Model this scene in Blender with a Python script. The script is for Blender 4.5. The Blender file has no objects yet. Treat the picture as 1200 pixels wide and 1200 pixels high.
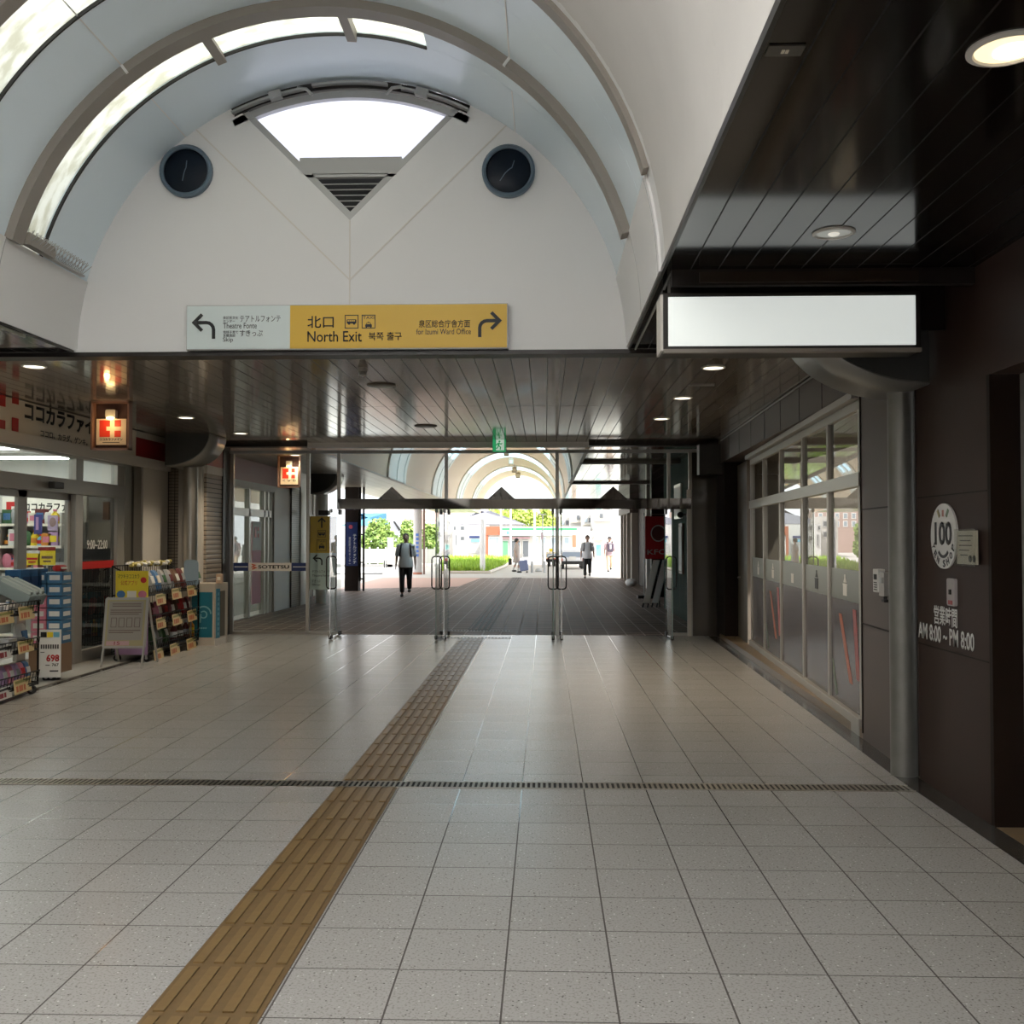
import bpy, bmesh, math, random
from mathutils import Vector, Matrix
random.seed(7)
S = bpy.context.scene
COL = S.collection
PI = math.pi
R = math.radians

# ------------------------------------------------------------------ camera, sky, sun, exposure
cd = bpy.data.cameras.new('camera'); cam = bpy.data.objects.new('camera', cd); COL.objects.link(cam)
cam.location = (0, 0, 1.6); cam.rotation_euler = (R(90 + 1.48), 0, R(1.86))
cd.sensor_width = 36; cd.lens = 36.0; cd.clip_start = 0.05; cd.clip_end = 600
S.camera = cam
S.view_settings.view_transform = 'Standard'; S.view_settings.look = 'None'
S.view_settings.gamma = 1; S.view_settings.use_curve_mapping = False
S.view_settings.exposure = 0.92
W = bpy.data.worlds.new('sky'); S.world = W; W.use_nodes = True
wn = W.node_tree.nodes; wl = W.node_tree.links
bg = wn['Background']
bg.inputs['Color'].default_value = (0.96, 0.975, 1.0, 1); bg.inputs['Strength'].default_value = 1.6
sd = bpy.data.lights.new('sun', 'SUN'); sd.energy = 5.0; sd.angle = R(0.6); sd.color = (1.0, 0.965, 0.92)
sun = bpy.data.objects.new('sun', sd); COL.objects.link(sun)
sun.rotation_euler = Vector((-0.42, 0.40, -0.82)).to_track_quat('-Z', 'Y').to_euler()

# ------------------------------------------------------------------ helpers
CM = cam.rotation_euler.to_matrix()
def at(px, py, X=None, Y=None, Z=None):
    d = CM @ Vector(((px - 600) / 1200, (600 - py) / 1200, -1)); c = Vector((0, 0, 1.6))
    t = X / d.x if X is not None else Y / d.y if Y is not None else (Z - 1.6) / d.z
    return c + d * t
def ax(px, Y): return at(px, 631, Y=Y).x
def az(py, Y, px=600): return at(px, py, Y=Y).z
def ay(px, X): return at(px, 631, X=X).y

def wpos(o):
    v = Vector((0, 0, 0))
    while o: v += o.location; o = o.parent
    return v
class MB:
    def __init__(s): s.bm = bmesh.new(); s.mi = 0
    def face(s, vs):
        try:
            f = s.bm.faces.new(vs); f.material_index = s.mi; return f
        except ValueError: return None
    def poly(s, pts): s.face([s.bm.verts.new(Vector(p)) for p in pts]); return s
    def obox(s, c, u, v, w):
        c, u, v, w = Vector(c), Vector(u), Vector(v), Vector(w)
        p = [s.bm.verts.new(c + a * u + b * v + d * w) for a in (-.5, .5) for b in (-.5, .5) for d in (-.5, .5)]
        for q in ((0, 1, 3, 2), (4, 6, 7, 5), (0, 4, 5, 1), (2, 3, 7, 6), (0, 2, 6, 4), (1, 5, 7, 3)): s.face([p[i] for i in q])
        return s
    def box(s, x0, x1, y0, y1, z0, z1):
        return s.obox(((x0 + x1) / 2, (y0 + y1) / 2, (z0 + z1) / 2), (abs(x1 - x0), 0, 0), (0, abs(y1 - y0), 0), (0, 0, abs(z1 - z0)))
    def prism(s, pts, vec):
        vec = Vector(vec); a = [s.bm.verts.new(Vector(p)) for p in pts]; b = [s.bm.verts.new(Vector(p) + vec) for p in pts]
        n = len(pts)
        s.face(a[::-1]); s.face(b)
        for i in range(n): s.face([a[i], a[(i + 1) % n], b[(i + 1) % n], b[i]])
        return s
    def ring(s, c, u, v, r, n): return [s.bm.verts.new(c + u * (r * math.cos(2 * PI * i / n)) + v * (r * math.sin(2 * PI * i / n))) for i in range(n)]
    def tube(s, pts, r, n=10, close=False, caps=True):
        pts = [Vector(p) for p in pts]; rs = r if isinstance(r, (list, tuple)) else [r] * len(pts)
        rings = []; m = len(pts)
        for i, p in enumerate(pts):
            a = pts[(i - 1) % m] if (close or i > 0) else p; b = pts[(i + 1) % m] if (close or i < m - 1) else p
            d = (b - a).normalized(); up = Vector((0, 0, 1)) if abs(d.z) < .9 else Vector((0, 1, 0))
            u = d.cross(up).normalized(); v = u.cross(d).normalized()
            if rings and rings[-1][1].dot(u) < 0: u = -u; v = -v
            rings.append((s.ring(p, u, v, rs[i], n), u))
        L = list(range(m if close else m - 1))
        for i in L:
            A = rings[i][0]; B = rings[(i + 1) % m][0]
            for k in range(n): s.face([A[k], A[(k + 1) % n], B[(k + 1) % n], B[k]])
        if not close and caps: s.face(rings[0][0][::-1]); s.face(rings[-1][0])
        return s
    def cyl(s, p0, p1, r, n=16, r2=None): return s.tube([p0, p1], [r, r if r2 is None else r2], n)
    def lathe(s, c, prof, n=24, axis=(0, 0, 1)):
        c = Vector(c); d = Vector(axis).normalized(); up = Vector((1, 0, 0)) if abs(d.x) < .9 else Vector((0, 1, 0))
        u = d.cross(up).normalized(); v = d.cross(u).normalized()
        rs = [s.ring(c + d * z, u, v, max(r, 1e-4), n) for r, z in prof]
        for A, B in zip(rs, rs[1:]):
            for k in range(n): s.face([A[k], A[(k + 1) % n], B[(k + 1) % n], B[k]])
        s.face(rs[0][::-1]); s.face(rs[-1])
        return s
    def sph(s, c, r, n=12, m=8):
        r = (r, r, r) if not isinstance(r, (tuple, list)) else r; c = Vector(c)
        rs = []
        for j in range(1, m):
            t = PI * j / m
            rs.append([s.bm.verts.new(c + Vector((r[0] * math.sin(t) * math.cos(2 * PI * i / n), r[1] * math.sin(t) * math.sin(2 * PI * i / n), r[2] * math.cos(t)))) for i in range(n)])
        T = s.bm.verts.new(c + Vector((0, 0, r[2]))); B = s.bm.verts.new(c - Vector((0, 0, r[2])))
        for i in range(n):
            s.face([T, rs[0][i], rs[0][(i + 1) % n]]); s.face([B, rs[-1][(i + 1) % n], rs[-1][i]])
            for A, D in zip(rs, rs[1:]): s.face([A[i], D[i], D[(i + 1) % n], A[(i + 1) % n]])
        return s
    def arc(s, c, r0, r1, a0, a1, y0, y1, n=48):
        """curved shell about the Y axis through c=(x,z), radii r0..r1, angles in degrees, y0..y1"""
        g = []
        for i in range(n + 1):
            a = R(a0 + (a1 - a0) * i / n); ca, sa = math.cos(a), math.sin(a)
            g.append([s.bm.verts.new((c[0] + r * ca, y, c[1] + r * sa)) for r, y in ((r0, y0), (r0, y1), (r1, y1), (r1, y0))])
        for A, B in zip(g, g[1:]):
            for k in range(4): s.face([A[k], A[(k + 1) % 4], B[(k + 1) % 4], B[k]])
        s.face(g[0][::-1]); s.face(g[-1])
        return s
    def build(s, name, mat, parent=None, smooth=False, bevel=0, local=False):
        bm = s.bm
        bmesh.ops.recalc_face_normals(bm, faces=bm.faces)
        me = bpy.data.meshes.new(name); bm.to_mesh(me); bm.free()
        for m in (mat if isinstance(mat, (list, tuple)) else [mat]): me.materials.append(m)
        o = bpy.data.objects.new(name, me); COL.objects.link(o)
        if parent:
            o.parent = parent
            if not local: me.transform(Matrix.Translation(-wpos(parent)))
        if smooth:
            for p in me.polygons: p.use_smooth = True
            try: me.set_sharp_from_angle(angle=R(38))
            except Exception: pass
        if bevel:
            b = o.modifiers.new('edge', 'BEVEL'); b.width = bevel; b.segments = 2; b.limit_method = 'ANGLE'
        return o
def tag(o, label=None, cat=None, group=None, kind=None):
    if label: o['label'] = label
    if cat: o['category'] = cat
    if group: o['group'] = group
    if kind: o['kind'] = kind
    return o
def thing(name, label, cat, loc=(0, 0, 0), group=None):
    o = bpy.data.objects.new(name, None); COL.objects.link(o); o.location = Vector(loc); o.empty_display_size = .1
    return tag(o, label, cat, group)
def struct(o): o['kind'] = 'structure'; return o
def dup(root, loc, label=None, group=None):
    def cp(o, par):
        c = o.copy(); COL.objects.link(c)
        if par: c.parent = par
        for ch in list(o.children): cp(ch, c)
        return c
    r = cp(root, None); r.location = Vector(loc)
    if label: r['label'] = label
    if group: r['group'] = group
    return r
def text(name, body, o, ux, uz, w, h, mat, parent=None, off=0.0, ext=.0015, gap=.002, spacing=1.0, lines=None):
    cu = bpy.data.curves.new('lettering', 'FONT'); cu.body = body; cu.size = 1; cu.offset = off; cu.fill_mode = 'BOTH'
    cu.resolution_u = 3; cu.space_character = spacing
    if lines: cu.space_line = lines
    ob = bpy.data.objects.new('lettering', cu)
    me = bpy.data.meshes.new_from_object(ob)
    bpy.data.objects.remove(ob)
    me.name = name
    ux, uz = Vector(ux).normalized(), Vector(uz).normalized(); nz = ux.cross(uz)
    xs = [v.co.x for v in me.vertices]; ys = [v.co.y for v in me.vertices]
    if not xs: return None
    bw, bh = max(xs) - min(xs), max(ys) - min(ys)
    sx = w / bw if w else h / bh; sy = h / bh if h else sx
    x0, y0 = min(xs), min(ys); O = Vector(o) - (wpos(parent) if parent else Vector((0, 0, 0)))
    for v in me.vertices: v.co = O + ux * ((v.co.x - x0) * sx) + uz * ((v.co.y - y0) * sy) + nz * gap
    me.materials.clear(); me.materials.append(mat)
    t = bpy.data.objects.new(name, me); COL.objects.link(t)
    if parent: t.parent = parent
    if ext:
        m = t.modifiers.new('thick', 'SOLIDIFY'); m.thickness = ext; m.offset = 0
    return t
class Plane2:
    """flat drawing frame: origin + ux*u + uz*v, extruded a little along the normal"""
    def __init__(s, o, ux, uz): s.o = Vector(o); s.ux = Vector(ux).normalized(); s.uz = Vector(uz).normalized(); s.n = s.ux.cross(s.uz)
    def p(s, u, v, d=0): return s.o + s.ux * u + s.uz * v + s.n * d
    def shape(s, mb, pts, d0=0, d1=.004): mb.prism([s.p(u, v, d0) for u, v in pts], s.n * (d1 - d0)); return mb
    def rect(s, mb, u0, v0, u1, v1, d0=0, d1=.004): return s.shape(mb, [(u0, v0), (u1, v0), (u1, v1), (u0, v1)], d0, d1)
    def stroke(s, mb, pts, w, d0=0, d1=.004):
        P = [Vector(p) for p in pts]; L, Q = [], []
        for i, p in enumerate(P):
            a = P[max(i - 1, 0)]; b = P[min(i + 1, len(P) - 1)]; d = (b - a).normalized(); k = Vector((-d.y, d.x))
            if 0 < i < len(P) - 1:
                d1_ = (P[i] - P[i - 1]).normalized(); k1 = Vector((-d1_.y, d1_.x)); c = max(k.dot(k1), .4); k = k / c
            L.append(p + k * w / 2); Q.append(p - k * w / 2)
        for i in range(len(P) - 1): s.shape(mb, [L[i], Q[i], Q[i + 1], L[i + 1]], d0, d1)
        return mb
    def disc(s, mb, u, v, r, d0=0, d1=.004, n=20, rv=None):
        return s.shape(mb, [(u + r * math.cos(2 * PI * i / n), v + (rv or r) * math.sin(2 * PI * i / n)) for i in range(n)], d0, d1)
    def rrect(s, mb, u0, v0, u1, v1, r, d0=0, d1=.004, n=6):
        pts = []
        for cx, cy, a in ((u1 - r, v1 - r, 0), (u0 + r, v1 - r, 90), (u0 + r, v0 + r, 180), (u1 - r, v0 + r, 270)):
            pts += [(cx + r * math.cos(R(a + 90 * i / n)), cy + r * math.sin(R(a + 90 * i / n))) for i in range(n + 1)]
        return s.shape(mb, pts, d0, d1)

# ------------------------------------------------------------------ materials
def mat(name, col, rough=.5, metal=0.0, spec=.5, emit=0, ecol=None, coat=0, noise=0, nscale=8, bump=0, bscale=60, ior=None):
    m = bpy.data.materials.new(name); m.use_nodes = True; n = m.node_tree.nodes; l = m.node_tree.links; b = n['Principled BSDF']
    c = (*col, 1) if len(col) == 3 else col
    b.inputs['Base Color'].default_value = c; b.inputs['Roughness'].default_value = rough; b.inputs['Metallic'].default_value = metal
    b.inputs['Specular IOR Level'].default_value = spec
    if ior: b.inputs['IOR'].default_value = ior
    if coat: b.inputs['Coat Weight'].default_value = coat; b.inputs['Coat Roughness'].default_value = .08
    if emit: b.inputs['Emission Color'].default_value = (*(ecol or col), 1); b.inputs['Emission Strength'].default_value = emit
    if noise or bump:
        tc = n.new('ShaderNodeTexCoord'); nt = n.new('ShaderNodeTexNoise'); nt.inputs['Scale'].default_value = nscale; nt.inputs['Detail'].default_value = 4
        l.new(tc.outputs['Object'], nt.inputs['Vector'])
        if noise:
            mx = n.new('ShaderNodeMix'); mx.data_type = 'RGBA'
            mx.inputs['A'].default_value = tuple(max(0, x * (1 - noise)) for x in c[:3]) + (1,); mx.inputs['B'].default_value = tuple(min(1, x * (1 + noise)) for x in c[:3]) + (1,)
            l.new(nt.outputs['Fac'], mx.inputs['Factor']); l.new(mx.outputs['Result'], b.inputs['Base Color'])
        if bump:
            nb = n.new('ShaderNodeTexNoise'); nb.inputs['Scale'].default_value = bscale; l.new(tc.outputs['Object'], nb.inputs['Vector'])
            bp = n.new('ShaderNodeBump'); bp.inputs['Strength'].default_value = bump; bp.inputs['Distance'].default_value = .01
            l.new(nb.outputs['Fac'], bp.inputs['Height']); l.new(bp.outputs['Normal'], b.inputs['Normal'])
    return m
def glass(name, tint=(1, 1, 1), refl=1.0, rough=0.0):
    m = bpy.data.materials.new(name); m.use_nodes = True; n = m.node_tree.nodes; l = m.node_tree.links; n.clear()
    o = n.new('ShaderNodeOutputMaterial'); mx = n.new('ShaderNodeMixShader'); t = n.new('ShaderNodeBsdfTransparent'); g = n.new('ShaderNodeBsdfGlossy')
    t.inputs['Color'].default_value = (*tint, 1); g.inputs['Roughness'].default_value = rough
    fr = n.new('ShaderNodeFresnel'); fr.inputs['IOR'].default_value = 1.5
    ml = n.new('ShaderNodeMath'); ml.operation = 'MULTIPLY'; ml.inputs[1].default_value = refl; ml.use_clamp = True
    
    ge = n.new('ShaderNodeNewGeometry'); fb = n.new('ShaderNodeMath'); fb.operation = 'SUBTRACT'; fb.inputs[0].default_value = 1; l.new(ge.outputs['Backfacing'], fb.inputs[1])
    m2 = n.new('ShaderNodeMath'); m2.operation = 'MULTIPLY'; l.new(fr.outputs[0], m2.inputs[0]); l.new(fb.outputs[0], m2.inputs[1]); l.new(m2.outputs[0], ml.inputs[0]); l.new(ml.outputs[0], mx.inputs[0]); l.new(t.outputs[0], mx.inputs[1]); l.new(g.outputs[0], mx.inputs[2]); l.new(mx.outputs[0], o.inputs[0])
    return m
def frosted(name, col, clear=.25, tr=.6, dots=0, stain=0):
    m = bpy.data.materials.new(name); m.use_nodes = True; n = m.node_tree.nodes; l = m.node_tree.links; n.clear()
    o = n.new('ShaderNodeOutputMaterial'); a = n.new('ShaderNodeMixShader'); b = n.new('ShaderNodeMixShader'); t = n.new('ShaderNodeBsdfTransparent')
    tl = n.new('ShaderNodeBsdfTranslucent'); d = n.new('ShaderNodeBsdfDiffuse')
    tl.inputs['Color'].default_value = (*col, 1); d.inputs['Color'].default_value = (*col, 1); t.inputs['Color'].default_value = (*col, 1)
    if stain:
        tc = n.new('ShaderNodeTexCoord'); mp = n.new('ShaderNodeMapping'); mp.inputs['Scale'].default_value = (3, 6, 3); nt = n.new('ShaderNodeTexNoise'); nt.inputs['Scale'].default_value = 2.2; nt.inputs['Detail'].default_value = 7
        cr = n.new('ShaderNodeValToRGB'); cr.color_ramp.elements[0].position = .38; cr.color_ramp.elements[0].color = (col[0] * .80, col[1] * .79, col[2] * .74, 1); cr.color_ramp.elements[1].position = .56; cr.color_ramp.elements[1].color = (*col, 1)
        l.new(tc.outputs['Object'], mp.inputs[0]); l.new(mp.outputs[0], nt.inputs[0]); l.new(nt.outputs[0], cr.inputs[0])
        for q in (tl, d, t): l.new(cr.outputs[0], q.inputs['Color'])
    a.inputs[0].default_value = tr; l.new(d.outputs[0], a.inputs[1]); l.new(tl.outputs[0], a.inputs[2])
    b.inputs[0].default_value = clear; l.new(a.outputs[0], b.inputs[1]); l.new(t.outputs[0], b.inputs[2]); l.new(b.outputs[0], o.inputs[0])
    return m
def N(m, kind, **kw):
    x = m.node_tree.nodes.new('ShaderNode' + kind)
    for k, v in kw.items(): setattr(x, k, v)
    return x
def L_(m, a, b): m.node_tree.links.new(a, b)
def math_(m, op, a, b=None, clamp=False):
    x = N(m, 'Math', operation=op); x.use_clamp = clamp
    for i, v in enumerate((a, b)):
        if v is None: continue
        if isinstance(v, (int, float)): x.inputs[i].default_value = v
        else: L_(m, v, x.inputs[i])
    return x.outputs[0]
def grid_lines(m, src, off, pitch, w):
    """1 on a joint line every `pitch` along src"""
    a = math_(m, 'SUBTRACT', src, off - pitch / 2); a = math_(m, 'DIVIDE', a, pitch); a = math_(m, 'FRACT', a); a = math_(m, 'SUBTRACT', a, .5); a = math_(m, 'ABSOLUTE', a)
    return math_(m, 'LESS_THAN', a, w / pitch / 2), a
def cell_random(m, sx, ox, px, sy=None, oy=0, py=1):
    a = math_(m, 'FLOOR', math_(m, 'DIVIDE', math_(m, 'SUBTRACT', sx, ox), px)); b = math_(m, 'FLOOR', math_(m, 'DIVIDE', math_(m, 'SUBTRACT', sy, oy), py)) if sy is not None else 0.0
    cx = N(m, 'CombineXYZ'); L_(m, a, cx.inputs[0])
    if sy is not None: L_(m, b, cx.inputs[1])
    w = N(m, 'TexWhiteNoise', noise_dimensions='2D'); L_(m, cx.outputs[0], w.inputs['Vector']); return w.outputs['Value']
def mixc(m, f, a, b):
    x = N(m, 'Mix', data_type='RGBA')
    for k, v in (('Factor', f), ('A', a), ('B', b)):
        if isinstance(v, (int, float)): x.inputs[k].default_value = v
        elif isinstance(v, tuple): x.inputs[k].default_value = (*v, 1)
        else: L_(m, v, x.inputs[k])
    return x.outputs['Result']
def xyz(m):
    tc = N(m, 'TexCoord'); s = N(m, 'SeparateXYZ'); L_(m, tc.outputs['Object'], s.inputs[0]); return tc.outputs['Object'], s.outputs[0], s.outputs[1], s.outputs[2]
def tile_floor():
    m = mat('terrazzo tile', (.4, .39, .37), .34, ior=1.45); b = m.node_tree.nodes['Principled BSDF']
    v, x, y, z = xyz(m)
    gx, _ = grid_lines(m, x, -.15, .395, .007); gy, _ = grid_lines(m, y, 3.83, .395, .006); g = math_(m, 'MAXIMUM', gx, gy)
    r = cell_random(m, x, -.15, .395, y, 3.83, .395)
    base = mixc(m, r, (.37, .359, .343), (.395, .384, .368))
    n1 = N(m, 'TexNoise'); n1.inputs['Scale'].default_value = 95; n1.inputs['Detail'].default_value = 3; L_(m, v, n1.inputs['Vector'])
    sp = N(m, 'ValToRGB'); sp.color_ramp.elements[0].position = .30; sp.color_ramp.elements[0].color = (.62, .60, .57, 1); sp.color_ramp.elements[1].position = .48; sp.color_ramp.elements[1].color = (1, 1, 1, 1)
    L_(m, n1.outputs['Fac'], sp.inputs[0])
    mu = N(m, 'Mix', data_type='RGBA', blend_type='MULTIPLY'); mu.inputs['Factor'].default_value = 1; L_(m, base, mu.inputs['A']); L_(m, sp.outputs[0], mu.inputs['B'])
    vo = N(m, 'TexVoronoi'); vo.inputs['Scale'].default_value = 45; L_(m, v, vo.inputs['Vector'])
    chip = math_(m, 'LESS_THAN', vo.outputs['Distance'], .17); wv = N(m, 'SeparateColor'); L_(m, vo.outputs['Color'], wv.inputs[0])
    chipd = math_(m, 'MULTIPLY', chip, math_(m, 'GREATER_THAN', wv.outputs[0], .62)); chipw = math_(m, 'MULTIPLY', chip, math_(m, 'LESS_THAN', wv.outputs[0], .3))
    c = mixc(m, chipd, mu.outputs['Result'], (.13, .12, .11)); c = mixc(m, chipw, c, (.62, .61, .59)); c = mixc(m, g, c, (.11, .10, .095))
    L_(m, c, b.inputs['Base Color'])
    L_(m, math_(m, 'SUBTRACT', .27, math_(m, 'MULTIPLY', g, .17)), b.inputs['Roughness'])
    bp = N(m, 'Bump'); bp.inputs['Strength'].default_value = .35; bp.inputs['Distance'].default_value = .003
    hh = math_(m, 'ADD', math_(m, 'MULTIPLY', g, -1.0), math_(m, 'MULTIPLY', r, .0)); L_(m, hh, bp.inputs['Height']); L_(m, bp.outputs[0], b.inputs['Normal'])
    return m
def paving():
    m = mat('brown brick paving', (.12, .085, .07), .38, spec=.10); b = m.node_tree.nodes['Principled BSDF']; v, x, y, z = xyz(m)
    gx, _ = grid_lines(m, x, -.15, .30, .02); gy, _ = grid_lines(m, y, 17.2, .30, .042); g = math_(m, 'MAXIMUM', gx, gy); r = cell_random(m, x, -.15, .3, y, 17.2, .3)
    c = mixc(m, r, (.095, .060, .046), (.165, .108, .083)); c = mixc(m, g, c, (.46, .39, .34)); L_(m, c, b.inputs['Base Color'])
    L_(m, math_(m, 'ADD', math_(m, 'MULTIPLY', g, .25), .52), b.inputs['Roughness'])
    return m
def planks(name, c0, c1, pitch, off, groove, rough, wav=0.0, seam=None, ior=1.5, metal=0.0, gw=.008):
    m = mat(name, c0, rough, metal, ior=ior); b = m.node_tree.nodes['Principled BSDF']; v, x, y, z = xyz(m)
    g, _ = grid_lines(m, x, off, pitch, gw)
    if seam:
        g2, _ = grid_lines(m, y, seam[0], seam[1], .012); g = math_(m, 'MAXIMUM', g, g2)
    r = cell_random(m, x, off, pitch)
    c = mixc(m, r, c0, c1); c = mixc(m, g, c, groove); L_(m, c, b.inputs['Base Color'])
    L_(m, math_(m, 'ADD', math_(m, 'MULTIPLY', g, .5), rough), b.inputs['Roughness'])
    bp = N(m, 'Bump'); bp.inputs['Strength'].default_value = 1; bp.inputs['Distance'].default_value = .002
    nt = N(m, 'TexNoise'); nt.inputs['Scale'].default_value = 1.0; mp = N(m, 'Mapping'); mp.inputs['Scale'].default_value = (7, 1.6, 1); L_(m, v, mp.inputs[0]); L_(m, mp.outputs[0], nt.inputs['Vector'])
    hh = math_(m, 'ADD', math_(m, 'MULTIPLY', nt.outputs['Fac'], wav), math_(m, 'MULTIPLY', g, -1.0)); L_(m, hh, bp.inputs['Height']); L_(m, bp.outputs[0], b.inputs['Normal'])
    return m
M = dict(
    tile=tile_floor(), paving=paving(),
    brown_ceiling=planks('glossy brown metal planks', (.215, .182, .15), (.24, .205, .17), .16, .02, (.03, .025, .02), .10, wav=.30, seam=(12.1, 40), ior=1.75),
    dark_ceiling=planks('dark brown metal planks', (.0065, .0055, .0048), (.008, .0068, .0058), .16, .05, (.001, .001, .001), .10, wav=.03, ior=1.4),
    out_ceiling=planks('glossy outdoor soffit planks', (.20, .17, .15), (.23, .20, .175), .32, .02, (.05, .04, .035), .08, wav=.9, ior=1.8),
    white=mat('white painted panel', (.77, .765, .755), .5, noise=.03, nscale=.8), plaster=mat('white vault plaster', (.61, .59, .56), .6, noise=.08, nscale=2.0, bump=.15, bscale=5),
    blue_panel=mat('pale blue vault panel', (.78, .89, .96), .22, noise=.03, nscale=1), rib=mat('grey brown rib paint', (.29, .262, .23), .5),
    skylight=frosted('dusty skylight glass', (.84, .85, .80), .06, .62, stain=1), skylight2=frosted('skylight glass overhead', (.97, .965, .95), .02, .96),
    skylight_blue=frosted('blue arcade skylight', (.74, .88, .96), .2, .95), out_left=planks('beige outdoor soffit planks', (.48, .41, .33), (.55, .47, .38), .32, .02, (.2, .16, .12), .3, wav=.2, ior=1.45),
    gable_glass=frosted('wired frosted glass', (.83, .85, .93), .34, .7),
    grey_frame=mat('grey window frame', (.42, .42, .41), .42, .3), black=mat('black gap', (.006, .006, .006), .6), rubber=mat('black rubber', (.02, .02, .02), .7),
    porthole_rim=mat('blue grey ring', (.12, .17, .22), .4), porthole=mat('dark blue glass', (.006, .011, .02), .3, spec=.15),
    sign_white=mat('sign pale panel', (.66, .74, .73), .4), sign_yellow=mat('sign yellow', (.70, .43, .025), .4), ink=mat('black ink', (.012, .012, .012), .5),
    trim_dark=mat('dark bronze trim', (.018, .014, .012), .4), steel=mat('stainless steel', (.52, .51, .48), .28, 1.0), brushed=mat('brushed steel', (.50, .48, .44), .38, 1.0),
    column=mat('weathered steel column', (.24, .235, .215), .45, .6, noise=.22, nscale=7), chrome=mat('chrome', (.75, .75, .75), .1, 1.0), mirror=mat('polished dark steel', (.30, .29, .28), .03, 1.0),
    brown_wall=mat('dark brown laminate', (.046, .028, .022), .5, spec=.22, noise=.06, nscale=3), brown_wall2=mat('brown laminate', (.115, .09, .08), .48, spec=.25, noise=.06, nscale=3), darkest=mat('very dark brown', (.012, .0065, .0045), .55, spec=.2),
    granite=mat('dark granite strip', (.055, .05, .045), .16, noise=.3, nscale=60), ledge=mat('brown stone ledge', (.20, .145, .085), .35, noise=.2, nscale=25),
    glass=glass('clear door glass', (.93, .96, .95)), glass_dark=glass('shop window glass', (.80, .82, .80), 1.25), glass_tint=glass('tinted shop glass', (.42, .42, .40), 1.1), glass_edge=mat('green glass edge', (.35, .45, .42), .1),
    lamp=mat('lit warm lamp', (1, .93, .75), .5, emit=2.2, ecol=(1, .90, .70)), lamp_hot=mat('lamp bulb', (1, .8, .4), .5, emit=3.5, ecol=(1, .72, .32)), lamp_dim=mat('lamp lens', (.8, .78, .7), .2, emit=.35),
    lightbox=mat('backlit acrylic', (.8, .84, .8), .4, emit=.30, ecol=(.88, .93, .90), noise=0), tube_lamp=mat('fluorescent tube', (1, 1, 1), .5, emit=8, ecol=(.95, 1, .95)),
    red=mat('sign red', (.50, .018, .016), .45), deep_red=mat('dark red band', (.27, .012, .018), .45), cream=mat('cream sign board', (.78, .72, .61), .5), lit_cream=mat('back lit cream board', (.9, .75, .55), .5, emit=.03, ecol=(1, .66, .34)),
    alu=mat('grey aluminium frame', (.44, .42, .385), .4, .5), jamb_white=mat('off white pilaster', (.70, .665, .61), .5), shutter=mat('beige shutter', (.36, .30, .235), .5, .2),
    shop_white=mat('shop interior white', (.62, .61, .58), .6), shop_floor=mat('shop floor', (.5, .48, .44), .4), concrete=mat('sill concrete', (.30, .28, .25), .6, noise=.1, nscale=9),
    navy=mat('navy blue', (.012, .028, .12), .4), paper=mat('paper white', (.72, .71, .68), .55), pink=mat('pink', (.62, .20, .28), .5), lilac=mat('lilac', (.42, .26, .45), .5), yellow=mat('bright yellow', (.78, .60, .03), .5), card=mat('price card yellow', (.66, .52, .27), .55),
    teal=mat('teal blue panel', (.012, .15, .21), .4), sky_blue=mat('light blue print', (.16, .42, .55), .45), beige=mat('beige box', (.50, .44, .36), .5), green=mat('exit sign green', (.012, .20, .07), .4, emit=.3, ecol=(.03, .45, .16)), exit_white=mat('exit sign white', (.75, .85, .75), .4, emit=.25),
    green_wall=mat('dark green wall', (.014, .055, .042), .85, spec=.1), wire=mat('black wire', (.012, .012, .012), .4, .5), tact=None,
)
M['tact'] = mat('ochre tactile tile', (.155, .098, .042), .42, noise=.25, nscale=30)
M['tact_bar'] = mat('ochre tactile bar', (.20, .128, .052), .36, noise=.2, nscale=30)
M['tact_out'] = mat('worn brown tactile tile', (.20, .15, .115), .6)
M['vault_out'] = mat('cream arcade vault', (.90, .69, .51), .5); M['rib_out'] = mat('white arcade rib', (.85, .83, .78), .45)
M['ground'] = mat('pale concrete ground', (.55, .52, .475), .8, noise=.06, nscale=.3); M['pinkpave'] = mat('pink brick paving', (.55, .36, .29), .7); M['road'] = mat('pale asphalt', (.52, .52, .52), .8)
AXX, AXZ, RV = -1.64, 3.14, 2.33
ZC = 3.17
DY = 17.0                                   # plane of the glass doors
wr = lambda y: 2.53 + .032 * (y - 8.24)     # face of the slightly skewed right wall
wn_ = lambda y: 2.065 + .0625 * y           # line of the recessed window

# ------------------------------------------------------------------ the room
struct(MB().prism([(-6, -20, 0), (2.335, -20, 0), (2.35, 7, 0), (2.67, DY, 0), (-6, DY, 0)], (0, 0, -.12)).build('floor', M['tile']))
struct(MB().box(-10.5, -6.0, 4, DY + 8, -.12, 0.02).build('floor.001', M['shop_floor']))
struct(MB().prism([(2.335, -20, 0), (2.35, 7, 0), (2.67, DY, 0), (9, DY, 0), (9, -20, 0)], (0, 0, -.12)).build('floor.002', M['ledge']))
# granite strip along the right wall
struct(MB().prism([(2.33, -20, .003), (2.49, -20, .003), (2.49, 6.9, .003), (2.53, 8.3, .003), (2.80, 16.9, .003), (2.665, 16.9, .003), (2.345, 7.0, .003)], (0, 0, -.05)).build('trim_1', M['granite']))
struct(MB().box(-5.42, -5.34, 4, 15.7, -.02, .004).build('trim_2', M['granite']))
struct(MB().box(-6.0, -5.42, 4, 15.7, -.02, .012).build('floor.003', M['concrete']))

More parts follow.
